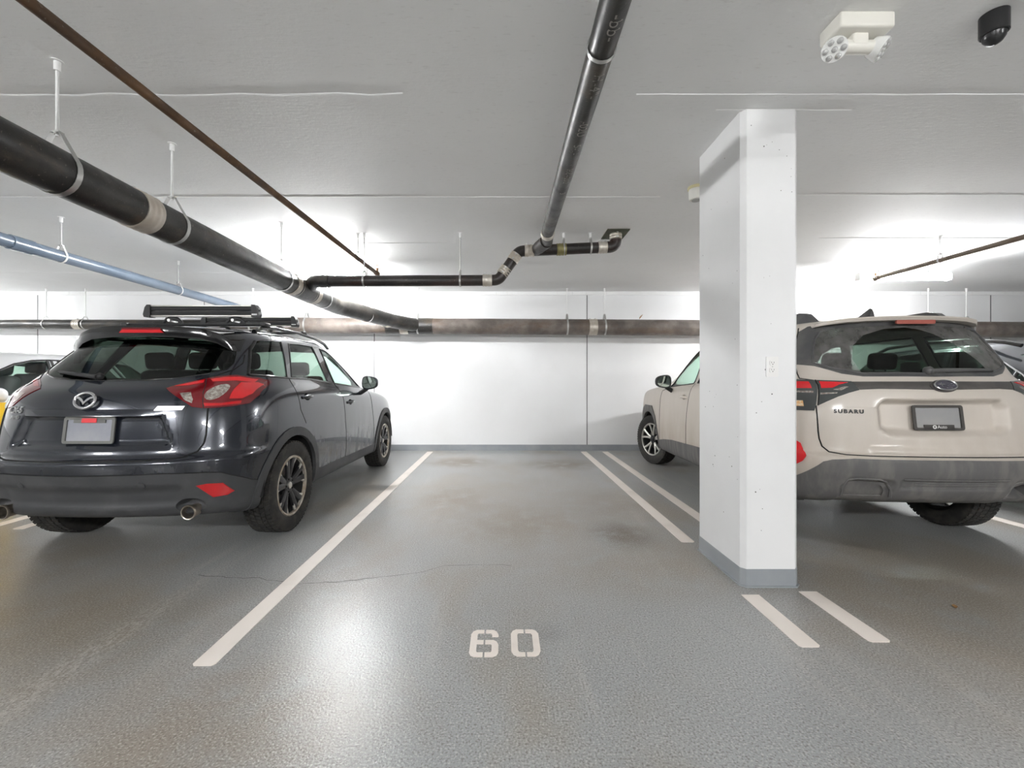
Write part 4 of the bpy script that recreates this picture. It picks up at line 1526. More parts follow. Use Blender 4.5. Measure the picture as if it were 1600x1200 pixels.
def build_mazda():
    root = empty('suv', (-2.63, 2.60, 0))
    B = Body(MAZDA)
    zc, (ya, yb) = .362, MAZDA['axles']
    side = lambda c: c.x > .45
    for yy in (ya, yb):
        B.region('side', circle_poly(yy, zc, .410), side)
        B.region('side', [(yy - .40, .2), (yy - .40, .36), (yy + .40, .36), (yy + .40, .2)], side)
    for yy in (ya, yb):
        p = B.region('side', circle_poly(yy, zc, .478), side)
        for q in (p.copy(), p.mirror()):
            q.offset(.010).rim(.03).build('wheel_arch_trim', m_clad, root)
    rear = lambda c: c.y < .72
    # scooped exhaust openings, then the lower rear bumper, grey plastic
    bowl(B, 'rear', .60, .405, .078, .050, .055, 'exhaust_recess', m_clad, root)
    p = B.region('rear', [(-.01, .15), (-.01, .628), (.50, .631), (.70, .622), (.77, .611), (.84, .557), (.893, .49), (.96, .45), (.96, .15)], rear)
    p.both().offset(.002).rim(.012).build('rear_bumper_cladding', m_clad, root)
    # side skirts
    p = B.region('side', [(ya + .36, .15), (ya + .36, .47), (ya + .50, .405), (yb - .50, .39), (yb - .40, .42), (yb - .36, .15)], side)
    for q in (p.copy(), p.mirror()):
        q.offset(.004).rim(.012).build('side_skirt', m_clad, root)
    # tail lamps
    hatch_lamp = [(.413, 1.162), (.46, 1.188), (.52, 1.210), (.575, 1.228), (.605, 1.178), (.620, 1.135), (.634, 1.085), (.646, 1.031), (.589, 1.041), (.512, 1.098)]
    body_lamp = [(.575, 1.228), (.621, 1.243), (.700, 1.255), (.785, 1.236), (.828, 1.212), (.842, 1.16), (.848, 1.107), (.832, 1.055), (.78, 1.040), (.711, 1.033), (.646, 1.031),
                 (.634, 1.085), (.620, 1.135), (.605, 1.178)]
    def lamp(poly, inner, pieces):
        cuts = [(nm, mt, B.region('rear', pl_, rear)) for (pl_, mt, nm) in pieces]
        p = B.region('rear', poly, rear)
        for s_ in (1, -1):
            q = p.copy() if s_ > 0 else p.mirror()
            o = q.offset(.004).rim(.02).build(inner, m_red_dk, root)
            for nm, mt, pc in cuts:
                r_ = pc.copy() if s_ > 0 else pc.mirror()
                r_.offset(.006).rim(.012).build(nm, mt, o)
    def ell(cx, cz, rx, rz, n=14, sk=0.0):
        return [(cx + rx * math.cos(2 * PI * k / n) + sk * math.sin(2 * PI * k / n), cz + rz * math.sin(2 * PI * k / n)) for k in range(n)]
    lamp(hatch_lamp, 'tail_lamp_inner', [
        ([(.45, 1.175), (.52, 1.200), (.572, 1.218), (.580, 1.198), (.52, 1.180)], m_red_lt, 'light_bar'),
        ([(.505, 1.130), (.560, 1.135), (.585, 1.09), (.585, 1.065), (.545, 1.085)], m_lamp_clear, 'reverse_lamp')])
    lamp(body_lamp, 'tail_lamp_outer', [
        ([(.60, 1.222), (.66, 1.237), (.72, 1.240), (.79, 1.222), (.79, 1.200), (.72, 1.214), (.62, 1.205)], m_red_lt, 'light_bar'),
        (ell(.680, 1.135, .045, .052, 16, .012), m_lamp_clear, 'turn_lamp'),
        ([(.745, 1.20), (.80, 1.20), (.825, 1.185), (.825, 1.12), (.80, 1.09), (.75, 1.09)], m_red_lt, 'brake_lamp_face'),
        ([(.64, 1.065), (.72, 1.062), (.80, 1.075), (.80, 1.055), (.72, 1.045), (.65, 1.045)], m_red, 'lower_bar')])
    # glass
    glass_poly = [(-.01, 1.213), (.25, 1.219), (.42, 1.232), (.56, 1.262), (.640, 1.297), (.652, 1.34), (.632, 1.40), (.606, 1.455), (.57, 1.50), (.50, 1.53), (-.01, 1.545)]
    p = B.region('rear', glass_poly, rear)
    p.both().offset(-.003).rim(.004).build('rear_window', m_glass_rear, root)
    up = lambda c: c.x > .45 and c.z > 1.1
    win = {
        'quarter_window': ([(.56, 1.262), (.63, 1.35), (.72, 1.46), (.82, 1.532), (.95, 1.548), (1.135, 1.556), (1.06, 1.40), (.975, 1.244)], m_glass_quarter),
        'rear_door_window': ([(1.06, 1.244), (1.16, 1.40), (1.265, 1.548), (1.50, 1.562), (1.742, 1.562), (1.765, 1.40), (1.79, 1.207)], m_glass_dark),
        'front_door_window': ([(1.965, 1.190), (1.94, 1.40), (1.925, 1.553), (2.06, 1.540), (2.22, 1.495), (2.40, 1.405), (2.58, 1.285), (2.735, 1.150)], m_glass_green),
    }
    for nm, (poly, mt) in win.items():
        p = B.region('side', poly, up)
        for q in (p.copy(), p.mirror()):
            q.offset(-.004).rim(.004).build(nm, mt, root)
    p = B.region('rear', [(-.01, 1.105), (.35, 1.115), (.62, 1.15), (.66, 1.22), (.61, 1.38), (.55, 1.50), (.40, 1.545), (-.01, 1.565)], lambda c: c.y > 1.9)
    p.both().offset(-.003).rim(.004).build('windshield', m_glass_green, root)
    # tailgate, doors, hood, and what remains
    gate = [(-.01, .7135), (.31, .714), (.50, .716), (.586, .726), (.646, .755), (.672, .805), (.678, .860), (.675, .93), (.668, 1.031), (.646, 1.031), (.575, 1.228),
            (.62, 1.255), (.672, 1.295), (.686, 1.345), (.664, 1.41), (.636, 1.47), (.60, 1.52), (.53, 1.56), (-.01, 1.59)]
    p = B.region('rear', gate, rear)
    p.both().build('tailgate', m_navy, root)
    rdoor = [(1.002, 1.240), (1.003, 1.135), (1.019, .972), (1.10, .85), (1.30, .66), (1.385, .47), (1.40, .40), (2.06, .39), (2.065, .49), (2.011, .772), (2.007, 1.048), (1.965, 1.173),
             (1.90, 1.40), (1.86, 1.585), (1.60, 1.588), (1.30, 1.583), (1.19, 1.570)]
    fdoor = [(2.06, .39), (3.08, .38), (3.024, .594), (2.967, .85), (2.952, 1.10), (2.80, 1.135), (2.62, 1.285), (2.42, 1.430), (2.22, 1.525), (2.05, 1.570), (1.86, 1.585), (1.90, 1.40), (1.965, 1.173),
             (2.007, 1.048), (2.011, .772), (2.065, .49)]
    for hy, hz in ((1.17, 1.075), (2.20, .985)):
        bowl(B, 'side', hy, hz, .062, .030, .024, 'handle_cup', m_navy, root)
    for nm, poly in (('rear_door', rdoor), ('front_door', fdoor)):
        p = B.region('side', poly, side)
        for q in (p.copy(), p.mirror()):
            q.build(nm, m_navy, root)
    hood = [(-.01, 3.42), (.45, 3.36), (.70, 3.22), (.80, 3.45), (.78, 4.0), (.62, 4.25), (.3, 4.36), (-.01, 4.39)]
    p = B.region('top', hood, lambda c: c.z > .80)
    p.both().build('hood', m_navy, root)
    B.rest().both().build('body_shell', m_navy, root)
    # panel gaps
    seam(B, 'rear', [(0, .7135), (.31, .714), (.50, .716), (.586, .726), (.646, .755), (.672, .805), (.678, .860), (.675, .93), (.668, 1.031)], 'tailgate_gap', m_gap, root, .006, both='centre', off=-.001)
    seam(B, 'rear', [(.59, 1.235), (.62, 1.255), (.672, 1.295), (.686, 1.345), (.664, 1.41)], 'tailgate_gap', m_gap, root, .0045)
    seam(B, 'rear', [(.575, 1.228), (.605, 1.178), (.620, 1.135), (.634, 1.085), (.646, 1.031)], 'lamp_gap', m_gap, root, .003, .004)
    seam(B, 'rear', glass_poly[:8], 'window_bead', m_black_gloss, root, .004, 0, both='centre')
    for poly in (rdoor[:4], rdoor[6:13], fdoor[0:6]):
        seam(B, 'side', poly, 'door_gap', m_gap, root, .0034)
    seam(B, 'side', [(.975, 1.244), (1.06, 1.40), (1.135, 1.556)], 'window_bead', m_gap, root, .006)
    seam(B, 'side', [(.56, 1.262), (.63, 1.35), (.72, 1.46), (.815, 1.530)], 'window_bead', m_gap, root, .012, .0)
    seam(B, 'side', [(1.055, 1.244), (1.16, 1.40), (1.265, 1.552), (1.50, 1.566), (1.75, 1.566), (1.765, 1.40), (1.795, 1.207)], 'window_bead', m_black_plastic, root, .007)
    seam(B, 'side', [(1.965, 1.185), (1.935, 1.40), (1.92, 1.556), (2.06, 1.543), (2.22, 1.498), (2.40, 1.408), (2.58, 1.288), (2.75, 1.145)], 'window_bead', m_black_plastic, root, .008)
    seam(B, 'side', [(.56, 1.258), (.98, 1.240), (1.4, 1.232), (1.79, 1.207), (2.3, 1.172), (2.75, 1.143)], 'belt_molding', m_black_gloss, root, .008)
    seam(B, 'rear', [(-.0, .628), (.50, .631), (.70, .622), (.77, .611), (.84, .557), (.893, .49)], 'bumper_gap', m_gap, root, .003, .002, both='centre')
    # roof spoiler with brake lamp
    secs = [(0, (.84, 1.656), (.505, 1.618), (.500, 1.608), (.512, 1.537), (.60, 1.528)), (.22, (.84, 1.652), (.512, 1.613), (.507, 1.603), (.52, 1.533), (.605, 1.523)),
            (.40, (.85, 1.640), (.538, 1.600), (.533, 1.590), (.545, 1.520), (.63, 1.512)), (.50, (.87, 1.622), (.572, 1.572), (.567, 1.562), (.578, 1.492), (.655, 1.485)),
            (.56, (.88, 1.602), (.600, 1.540), (.595, 1.530), (.604, 1.455), (.67, 1.450)), (.605, (.89, 1.580), (.622, 1.492), (.617, 1.482), (.622, 1.400), (.68, 1.400)),
            (.630, (.90, 1.560), (.640, 1.440), (.635, 1.430), (.638, 1.345), (.69, 1.350))]
    xs = [-s_[0] for s_ in secs[:0:-1]] + [s_[0] for s_ in secs]
    ss = [s_[1:] for s_ in secs[:0:-1]] + [s_[1:] for s_ in secs]
    rings = [[(x, q[0], q[1]) for q in sec] for x, sec in zip(xs, ss)]
    sp = MB().loft(rings).build('rear_spoiler', m_black_gloss, root, 40)
    MB().prism([(-.135, .010), (.135, .010), (.165, -.028), (-.165, -.028)], (0, .508, 1.590), (1, 0, 0), (0, -.12, 1), (0, -1, -.12), .008).build('brake_light', m_red_dk, sp, 0)
    MB().prism([(-.135, -.002), (.135, -.002), (.160, -.024), (-.160, -.024)], (0, .503, 1.588), (1, 0, 0), (0, -.12, 1), (0, -1, -.12), .006).build('brake_light_painted_glow', m_red_lt, sp, 0)  # brake lamp glow painted as a brighter red inset, nothing emitted
    # tailgate garnish above the plate
    gr = []
    for x in np.linspace(-.44, .44, 13):
        e = 1 - abs(x / .46) ** 6
        q = B.cast('rear', abs(x), 1.03)
        y0 = q.y
        gr.append([(x, y0 + .02, 1.035), (x, y0 - .004 * e - .002, 1.030), (x, y0 - .020 * e - .002, 1.000), (x, y0 - .022 * e - .002, .988), (x, y0 - .006, .983), (x, y0 + .04, .990)])
    MB().loft(gr).build('tailgate_garnish', m_navy, root, 40)
    # emblem
    em_ = on_surface(B, 'rear', 0, 1.082, MB().tube([(.063 * math.cos(2 * PI * k / 32), .050 * math.sin(2 * PI * k / 32), .016) for k in range(32)], .010, 10, closed=True), 'emblem_ring', m_chrome, root, .006)
    bird = [(-.058, .026), (-.035, .022), (-.016, .010), (0, -.010), (.016, .010), (.035, .022), (.058, .026), (.060, .014), (.036, .008), (.014, -.010), (0, -.030), (-.014, -.010), (-.036, .008), (-.060, .014)]
    on_surface(B, 'rear', 0, 1.082, MB().prism(bird, (0, 0, .012), (1, 0, 0), (0, 1, 0), (0, 0, 1), .012), 'emblem_wing', m_chrome, root, .006)
    m_badge = M('badge_silver', (.60, .60, .60), .3, .7)
    on_surface(B, 'rear', -.53, 1.022, text_mesh('CX-5', .062, .003, .18, 1.0), 'model_lettering', m_badge, root, .002)
    on_surface(B, 'rear', -.525, .975, text_mesh('AWD', .036, .002, .25, 1.0), 'drive_lettering', m_badge, root, .002)
    on_surface(B, 'rear', .475, 1.035, MB().prism([(-.085, -.015), (.07, -.012), (.085, .014), (-.066, .014)], (0, 0, 0), (1, 0, 0), (0, 1, 0), (0, 0, 1), .003), 'technology_badge', m_badge, root, .001)
    on_surface(B, 'rear', .475, 1.0355, text_mesh('SKYACTIV', .021, .0005, .2, 1.02), 'badge_lettering', M('badge_ink', (.10, .10, .11), .5), root, .0045)
    # plate with frame
    def plate(parent, x, z, y, tilt, plate_mat, frame_mat, tab_top, tab_bot):
        o = empty('number_plate', (x, y, z))
        o.parent = parent
        o.rotation_euler = (tilt, 0, 0)
        MB().prism(rrect(-.148, -.072, .148, .072, .008), (0, .0, 0), (1, 0, 0), (0, 0, 1), (0, -1, 0), .004).build('plate', plate_mat, o, 30)
        fr = MB()
        outer = rrect(-.162, -.084, .162, .084, .016, 5)
        n = len(outer)
        inner = rrect(-.143, -.067, .143, .067, .006, 5)
        V = [(p[0], -.003, p[1]) for p in outer] + [(p[0], -.012, p[1]) for p in outer] + [(p[0], -.012, p[1]) for p in inner] + [(p[0], -.003, p[1]) for p in inner]
        F = []
        for r_ in range(3):
            for k in range(n):
                k2 = (k + 1) % n
                F.append((r_ * n + k, r_ * n + k2, (r_ + 1) * n + k2, (r_ + 1) * n + k))
        fr.add(V, F)
        if tab_top:
            fr.box((0, -.008, .060), (.20, .008, .026))
        if tab_bot:
            fr.box((0, -.008, -.062), (.19, .008, .030))
        fr.build('plate_frame', frame_mat, o, 30)
        return o
    global make_plate
    make_plate = plate
    pm = MN('blurred_plate', (.27, .28, .32), (.33, .335, .36), 4, rough=.5)
    fm = M('plate_frame_grey', (.14, .14, .13), .4)
    qz = B.cast('rear', 0, .90)
    po = plate(root, .012, .898, qz.y - .006, math.radians(-7), pm, fm, True, False)
    MB().prism(rrect(-.047, .048, .047, .076, .004), (0, -.0125, 0), (1, 0, 0), (0, 0, 1), (0, -1, 0), .003).build('red_sticker', M('sticker_red', (.75, .02, .03), .4), po, 0)
    # reflectors, sensors, exhaust tips
    p4_ = [(.648, .540), (.70, .547), (.762, .540), (.80, .470), (.775, .452), (.715, .450)]
    for s_ in (1, -1):
        V = []
        for (a, b_) in p4_:
            pt = B.cast('rear', a, b_)
            V.append(pt + B.normal(pt) * .010)
        if s_ < 0: V = flip(V)
        c = sum(V, Vector()) / len(V) - Vector((0, .006, 0))
        back = [v_ + Vector((0, .03, 0)) for v_ in V]
        n = len(V)
        MB().add([c] + V + back, [(0, 1 + i, 1 + (i + 1) % n) for i in range(n)] + [(1 + i, 1 + n + i, 1 + n + (i + 1) % n, 1 + (i + 1) % n) for i in range(n)]).build('bumper_reflector', m_red, root, 20)
        on_surface(B, 'rear', s_ * .375, .560, MB().lathe([(0, .020), (.005, .019), (.006, .015), (.007, 0)], (0, 0, 0), (0, 0, 1), 20), 'parking_sensor', m_clad, root, .002)
        e = MB().lathe([(0, .046), (-.015, .048), (-.02, .045), (-.018, .040), (.10, .038)], (s_ * .600, .165, .365), (0, 1, 0), 28)
        e.f = [f for f in e.f if len(f) == 4]
        e.build('exhaust_tip', M('exhaust_steel', (.42, .37, .31), .3, .9), root, 40)
        MB().cyl((s_ * .600, .262, .365), (s_ * .58, .9, .36), .038, 16).build('exhaust_pipe', m_liner, root, 50)
    # rear wiper
    piv = Vector((-.06, .190, 1.238))
    arm = []
    for t in np.linspace(0, 1, 7):
        x = .06 + .34 * t
        q = B.cast('rear', x, 1.238 + .035 * t)
        arm.append(Vector((-q.x, q.y - .028 + .004 * t, q.z)))
    w_ = MB().tube(arm, [.016, .014, .012, .011, .010, .009, .008], 8).build('rear_wiper', m_black_plastic, root, 50)
    bl = []
    for t in np.linspace(0, 1, 8):
        q = B.cast('rear', .14 + .30 * t, 1.252 + .028 * t)
        bl.append(Vector((-q.x, q.y - .012, q.z)))
    MB().tube(bl, .008, 6).build('wiper_blade', m_black_plastic, w_, 50)
    MB().lathe([(0, .024), (-.02, .022), (-.03, .012), (-.031, 0)], (-.06, B.cast('rear', .06, 1.238).y, 1.238), (0, 1, -.5), 16).build('wiper_pivot', m_black_plastic, w_, 50)
    # roof rails
    for s_ in (-1, 1):
        rl = [(s_ * .575, .92, 1.625), (s_ * .585, 1.02, 1.662), (s_ * .592, 1.2, 1.683), (s_ * .597, 1.6, 1.690), (s_ * .592, 2.0, 1.675), (s_ * .575, 2.28, 1.640), (s_ * .56, 2.42, 1.60)]
        MB().tube(rl, .018, 10, flat=(.015, .021, (0, 0, 1))).build('roof_rail', m_black_gloss, root, 50)
        seam(B, 'top', [(.525, .95), (.525, 2.3)], 'roof_ditch_molding', m_gap, root, .008, both=False) if s_ > 0 else None
        mirror_part(root, s_ * 1.010, 2.56, 1.200, m_navy, s_, .20, .165, .11)
    door_handle(B, root, 1.17, 1.075, m_navy)
    door_handle(B, root, 2.20, .985, m_navy)
    MB().box((0, 1.15, 1.655), (.02, .06, .035), None, .008).build('roof_antenna', m_black_gloss, root, 40)
    finish_common(B, root, MAZDA, m_navy, .425, 'ten', x_out=.805)
    interior(root, 1.28, 2.98, .74)
    tag(root, 'dark navy SUV with red tail lamps and two ski carriers on its roof', 'car')
    return root

mazda = build_mazda()

# ------------------------------------------------------------------ ski carriers on its roof
m_alu = M('brushed_aluminium', (.72, .70, .66), .3, .85)
m_pad = M('rubber_pad', (.030, .030, .031), .75)
def ski_carrier(y, z, label):
    root = empty('ski_carrier', (-2.575, y, z))
    hl = .47
    MB().box((0, 0, .043), (2 * hl - .06, .045, .014), None, .004).build('upper_jaw', m_alu, root, 30)
    MB().box((0, 0, .020), (2 * hl - .08, .038, .030), None, .006).build('upper_pad', m_pad, root, 30)
    MB().box((0, 0, -.018), (2 * hl - .08, .038, .036), None, .006).build('lower_pad', m_pad, root, 30)
    MB().box((0, 0, -.043), (2 * hl - .06, .045, .014), None, .004).build('lower_jaw', m_alu, root, 30)
    for s_ in (-1, 1):
        cap = [(0, -.053), (.052, -.053), (.060, -.03), (.045, .030), (.028, .052), (0, .052)]
        cap = [(s_ * p[0], p[1]) for p in cap]
        c_ = MB().prism(cap, (s_ * (hl - .04), .030, 0), (1, 0, 0), (0, 0, 1), (0, -1, 0), .060).build('end_cap', m_black_plastic, root, 30)
        if s_ > 0:
            MB().cyl((s_ * (hl - .04) + .048, 0, .012), (s_ * (hl - .04) + .058, 0, .016), .015, 14).build('lock', m_chrome, c_, 30)
            MB().box((hl - .012, -.0305, -.032), (.045, .002, .012)).build('name_strip', white_paint, c_, 0)
    for x in (-.26, .28):
        f_ = MB()
        f_.tube([(x - .075, 0, -.098), (x - .045, 0, -.070), (x, 0, -.058), (x + .045, 0, -.070), (x + .085, 0, -.100)], [.012, .017, .019, .017, .012], 10)
        f_.build('mount_clamp', m_black_plastic, root, 50)
        MB().cyl((x, -.045, -.082), (x, .045, -.082), .013, 10).build('clamp_bolt', steel, root, 30)
    MB().tube([(-.645, 0, -.115), (.535, 0, -.115)], .015, 12, flat=(.013, .022, (0, 0, 1))).build('crossbar', m_black_plastic, root, 50)
    for x in (-.645, .535):
        MB().box((x, 0, -.118), (.05, .09, .036), None, .010).build('bar_foot', m_black_plastic, root, 40)
    tag(root, label, 'ski carrier', 'ski carriers on the navy SUV')
ski_carrier(3.66, 1.812, 'aluminium and black ski carrier over the rear of the navy SUV roof')
ski_carrier(4.34, 1.818, 'aluminium and black ski carrier over the front of the navy SUV roof')
# ================================================================== dusty beige SUV
m_beige = paint('beige_lacquer', (.60, .545, .485), (.63, .575, .515), .0, (.40, .335, .265), .80, .42, .25, 1.15, .35, .12)
m_sub_clad = MN('dusty_grey_cladding', (.115, .112, .110), (.165, .157, .148), 4, rough=.7, stretch=(3, 3, .7))
m_surround = MN('dusty_black_surround', (.070, .070, .072), (.11, .108, .105), 6, rough=.5)
m_garnish = MN('dark_garnish', (.075, .070, .066), (.11, .10, .094), 6, rough=.35)
m_glass_dusty = glassmat('dusty_rear_glass', (.30, .33, .31), .05, (.26, .25, .24), .42)
m_lamp_smoke = red_lens('smoked_lens', (.055, .060, .060), .10)

def build_subaru():
    root = empty('suv', (2.925, 2.72, 0), -math.radians(2.6))
    B = Body(SUBARU, 14, 6, 7)
    zc, (ya, yb) = .358, SUBARU['axles']
    side = lambda c: c.x > .45
    rear = lambda c: c.y < .75
    for yy in (ya, yb):
        B.region('side', circle_poly(yy, zc, .415), side)
        B.region('side', [(yy - .405, .2), (yy - .405, .36), (yy + .405, .36), (yy + .405, .2)], side)
    for yy in (ya, yb):
        pl_ = [(yy + .49, .2), (yy + .48, .60), (yy + .33, .80), (yy + .19, .868), (yy - .15, .868), (yy - .31, .72), (yy - .42, .46), (yy - .45, .2)]
        p = B.region('side', pl_, side)
        for q in (p.copy(), p.mirror()):
            q.offset(.014).rim(.035).build('wheel_arch_trim', m_sub_clad, root)
    # bumper with tailpipe pockets: a blank grille on the left, a real opening on the right
    pk2 = [(.600, .430), (.612, .495), (.585, .528), (.47, .532), (.42, .515), (.395, .48), (.390, .440)]
    p = B.region('rear', pk2, rear)
    p.mirror().offset(-.006).rim(.01).build('pocket_grille', m_sub_clad, root)
    p.copy().offset(.004).walls(.09).build('exhaust_opening', m_sub_clad, root)
    clad = [(-.01, .2), (-.01, .699), (.60, .694), (.708, .681), (.75, .663), (.80, .60), (.845, .541), (.96, .49), (.96, .2)]
    p = B.region('rear', clad, rear)
    p.both().offset(.004).rim(.02).build('rear_bumper_cladding', m_sub_clad, root)
    refl = [(.862, .797), (.838, .791), (.820, .772), (.813, .735), (.818, .692), (.832, .652), (.850, .627), (.872, .620), (.900, .64), (.900, .78)]
    p = B.region('rear', refl, rear)
    for q in (p.copy(), p.mirror()):
        q.offset(.006).rim(.015).build('bumper_reflector', m_red_lt, root)
    p = B.region('side', [(ya + .40, .15), (ya + .40, .52), (1.86, .505), (2.68, .472), (3.00, .440), (3.25, .40), (3.25, .15)], side)
    for q in (p.copy(), p.mirror()):
        q.offset(.012).rim(.02).build('side_skirt', m_sub_clad, root)
    # lamps
    def lamp(poly, nm, base_mat, pieces):
        cuts = [(n2, mt, B.region('rear', pl_, rear)) for (pl_, mt, n2) in pieces]
        p = B.region('rear', poly, rear)
        for s_ in (1, -1):
            q = p.copy() if s_ > 0 else p.mirror()
            o = q.offset(.005).rim(.02).build(nm, base_mat, root)
            for n2, mt, pc in cuts:
                r_ = pc.copy() if s_ > 0 else pc.mirror()
                r_.offset(.007).rim(.012).build(n2, mt, o)
    lamp([(.694, 1.217), (.523, 1.207), (.500, 1.150), (.56, 1.130), (.622, 1.103), (.68, 1.070), (.727, 1.040)], 'tail_lamp_inner', m_lamp_smoke, [
        ([(.688, 1.206), (.545, 1.199), (.60, 1.184), (.640, 1.163), (.695, 1.160)], m_red_lt, 'light_bar'),
        ([(.64, 1.150), (.575, 1.172), (.555, 1.170), (.60, 1.145)], m_lamp_clear, 'reverse_lamp'),
        ([(.705, 1.128), (.620, 1.132), (.625, 1.125), (.708, 1.116)], m_lamp_clear, 'bright_edge')])
    lamp([(.703, 1.217), (.773, 1.223), (.865, 1.226), (.884, 1.10), (.890, 1.0), (.823, 1.003), (.748, 1.003), (.737, 1.040)], 'tail_lamp_outer', m_lamp_smoke, [
        ([(.735, 1.205), (.860, 1.209), (.866, 1.158), (.738, 1.160)], m_red_lt, 'light_bar'),
        ([(.735, 1.140), (.866, 1.140), (.868, 1.128), (.737, 1.128)], m_lamp_clear, 'reverse_lamp'),
        ([(.790, 1.072), (.835, 1.072), (.838, 1.032), (.790, 1.032)], m_amber, 'turn_lamp')])
    p = B.region('rear', [(-.01, 1.152), (.385, 1.158), (.497, 1.152), (.519, 1.206), (-.01, 1.207)], rear)
    p.both().offset(.003).rim(.012).build('tailgate_garnish', m_garnish, root)
    # rear glass: wiped fan and dusty rest, inside a black surround
    fanL = [(-.01, 1.272), (.43, 1.275), (.447, 1.37), (.405, 1.47), (.31, 1.550), (.15, 1.597), (-.01, 1.607)]
    fanR = [(-.01, 1.272), (.42, 1.285), (.385, 1.36), (.285, 1.47), (.17, 1.555), (.08, 1.590), (-.01, 1.607)]
    pane = [(-.01, 1.262), (.43, 1.264), (.585, 1.305), (.662, 1.348), (.640, 1.43), (.600, 1.525), (.555, 1.585), (.47, 1.610), (-.01, 1.624)]
    both_f = B.region('rear', fanR, rear)
    only_l = B.region('rear', fanL, rear)
    dusty = B.region('rear', pane, rear)
    clean = both_f.copy().plus(both_f.mirror()).plus(only_l.mirror())
    film = dusty.copy().plus(dusty.mirror()).plus(only_l.copy())
    clean.offset(-.002).build('rear_window', m_glass_rear, root)
    film.offset(-.002).build('rear_window_dusty_area', m_glass_dusty, root)
    sur = [(-.01, 1.240), (.20, 1.243), (.43, 1.243), (.543, 1.264), (.665, 1.322), (.742, 1.338), (.715, 1.44), (.690, 1.52), (.655, 1.597), (.60, 1.634), (.50, 1.648), (-.01, 1.656)]
    p = B.region('rear', sur, rear)
    p.both().rim(.006).build('window_surround', m_surround, root)
    up = lambda c: c.x > .45 and c.z > 1.08
    win = {
        'quarter_window': ([(.56, 1.365), (.60, 1.50), (.66, 1.575), (1.08, 1.60), (1.03, 1.42), (.985, 1.262), (.78, 1.275)], m_glass_dark),
        'rear_door_window': ([(1.09, 1.250), (1.14, 1.45), (1.19, 1.605), (1.95, 1.605), (1.99, 1.40), (2.03, 1.195)], m_glass_dark),
        'front_door_window': ([(2.13, 1.190), (2.09, 1.40), (2.06, 1.605), (2.20, 1.598), (2.38, 1.530), (2.56, 1.405), (2.74, 1.255), (2.85, 1.145)], m_glass_green),
    }
    for nm, (poly, mt) in win.items():
        p = B.region('side', poly, up)
        for q in (p.copy(), p.mirror()):
            q.offset(-.004).rim(.004).build(nm, mt, root)
    p = B.region('rear', [(-.01, 1.145), (.35, 1.15), (.66, 1.185), (.72, 1.24), (.68, 1.40), (.62, 1.54), (.45, 1.590), (-.01, 1.605)], lambda c: c.y > 2.0)
    p.both().offset(-.003).rim(.004).build('windshield', m_glass_green, root)
    gate = [(-.01, .7155), (.30, .7145), (.50, .713), (.62, .714), (.70, .726), (.728, .760), (.738, .81), (.740, .861), (.737, 1.040), (.703, 1.217), (.755, 1.232), (.742, 1.338), (.715, 1.44), (.690, 1.52),
            (.645, 1.625), (.56, 1.662), (-.01, 1.672)]
    p = B.region('rear', gate, rear)
    p.both().build('tailgate', m_beige, root)
    rdoor = [(1.05, 1.255), (1.06, 1.10), (1.12, .98), (1.32, .80), (1.42, .62), (1.45, .36), (2.20, .36), (2.209, .485), (2.173, .829), (2.126, 1.027), (2.08, 1.19), (2.01, 1.63), (1.6, 1.635), (1.16, 1.63)]
    fdoor = [(2.20, .36), (3.18, .36), (3.16, .6), (3.12, 1.0), (3.08, 1.09), (2.90, 1.125), (2.78, 1.25), (2.58, 1.425), (2.40, 1.555), (2.21, 1.628), (2.01, 1.63), (2.08, 1.19), (2.126, 1.027), (2.173, .829), (2.209, .485)]
    for hy, hz in ((2.27, 1.030), (1.25, 1.055)):
        bowl(B, 'side', hy, hz, .062, .030, .024, 'handle_cup', m_beige, root)
    for nm, poly in (('rear_door', rdoor), ('front_door', fdoor)):
        p = B.region('side', poly, side)
        for q in (p.copy(), p.mirror()):
            q.build(nm, m_beige, root)
    p = B.region('top', [(-.01, 3.55), (.5, 3.48), (.72, 3.36), (.80, 3.6), (.78, 4.1), (.6, 4.36), (.3, 4.47), (-.01, 4.50)], lambda c: c.z > .85)
    p.both().build('hood', m_beige, root)
    B.rest().both().build('body_shell', m_beige, root)
    # gaps and beads
    seam(B, 'rear', gate[:9], 'tailgate_gap', m_gap, root, .005, both='centre')
    seam(B, 'rear', gate[9:15], 'tailgate_gap', m_gap, root, .0045)
    seam(B, 'rear', [(.698, 1.217), (.727, 1.040)], 'lamp_gap', m_gap, root, .0045, .004)
    seam(B, 'rear', [(.385, 1.033), (.56, 1.032), (.732, 1.031)], 'tailgate_crease', m_beige, root, .0016)
    seam(B, 'rear', [(-.0, 1.262)] + pane[1:8], 'window_bead', m_surround, root, .007, .001, both='centre')
    seam(B, 'rear', [(0, .573), (.325, .573)], 'bumper_groove', m_sub_clad, root, .0045, .005, both='centre')
    for (za, xe) in ((.548, .25), (.536, .25), (.512, .30)):
        seam(B, 'rear', [(0, za), (xe, za)], 'bumper_rib', m_sub_clad, root, .004, .004, both='centre')
    pocket = [(.628, .430), (.645, .500), (.615, .552), (.575, .566), (.46, .567), (.405, .55), (.368, .497), (.358, .440)]
    seam(B, 'rear', pocket, 'pocket_lip', m_sub_clad, root, .010, .004)
    for poly in (rdoor[:6], rdoor[6:11], fdoor[0:6]):
        seam(B, 'side', poly, 'door_gap', m_gap, root, .0036)
    for nm, (poly, mt) in win.items():
        seam(B, 'side', poly + [poly[0]], 'window_bead', m_black_plastic, root, .008)
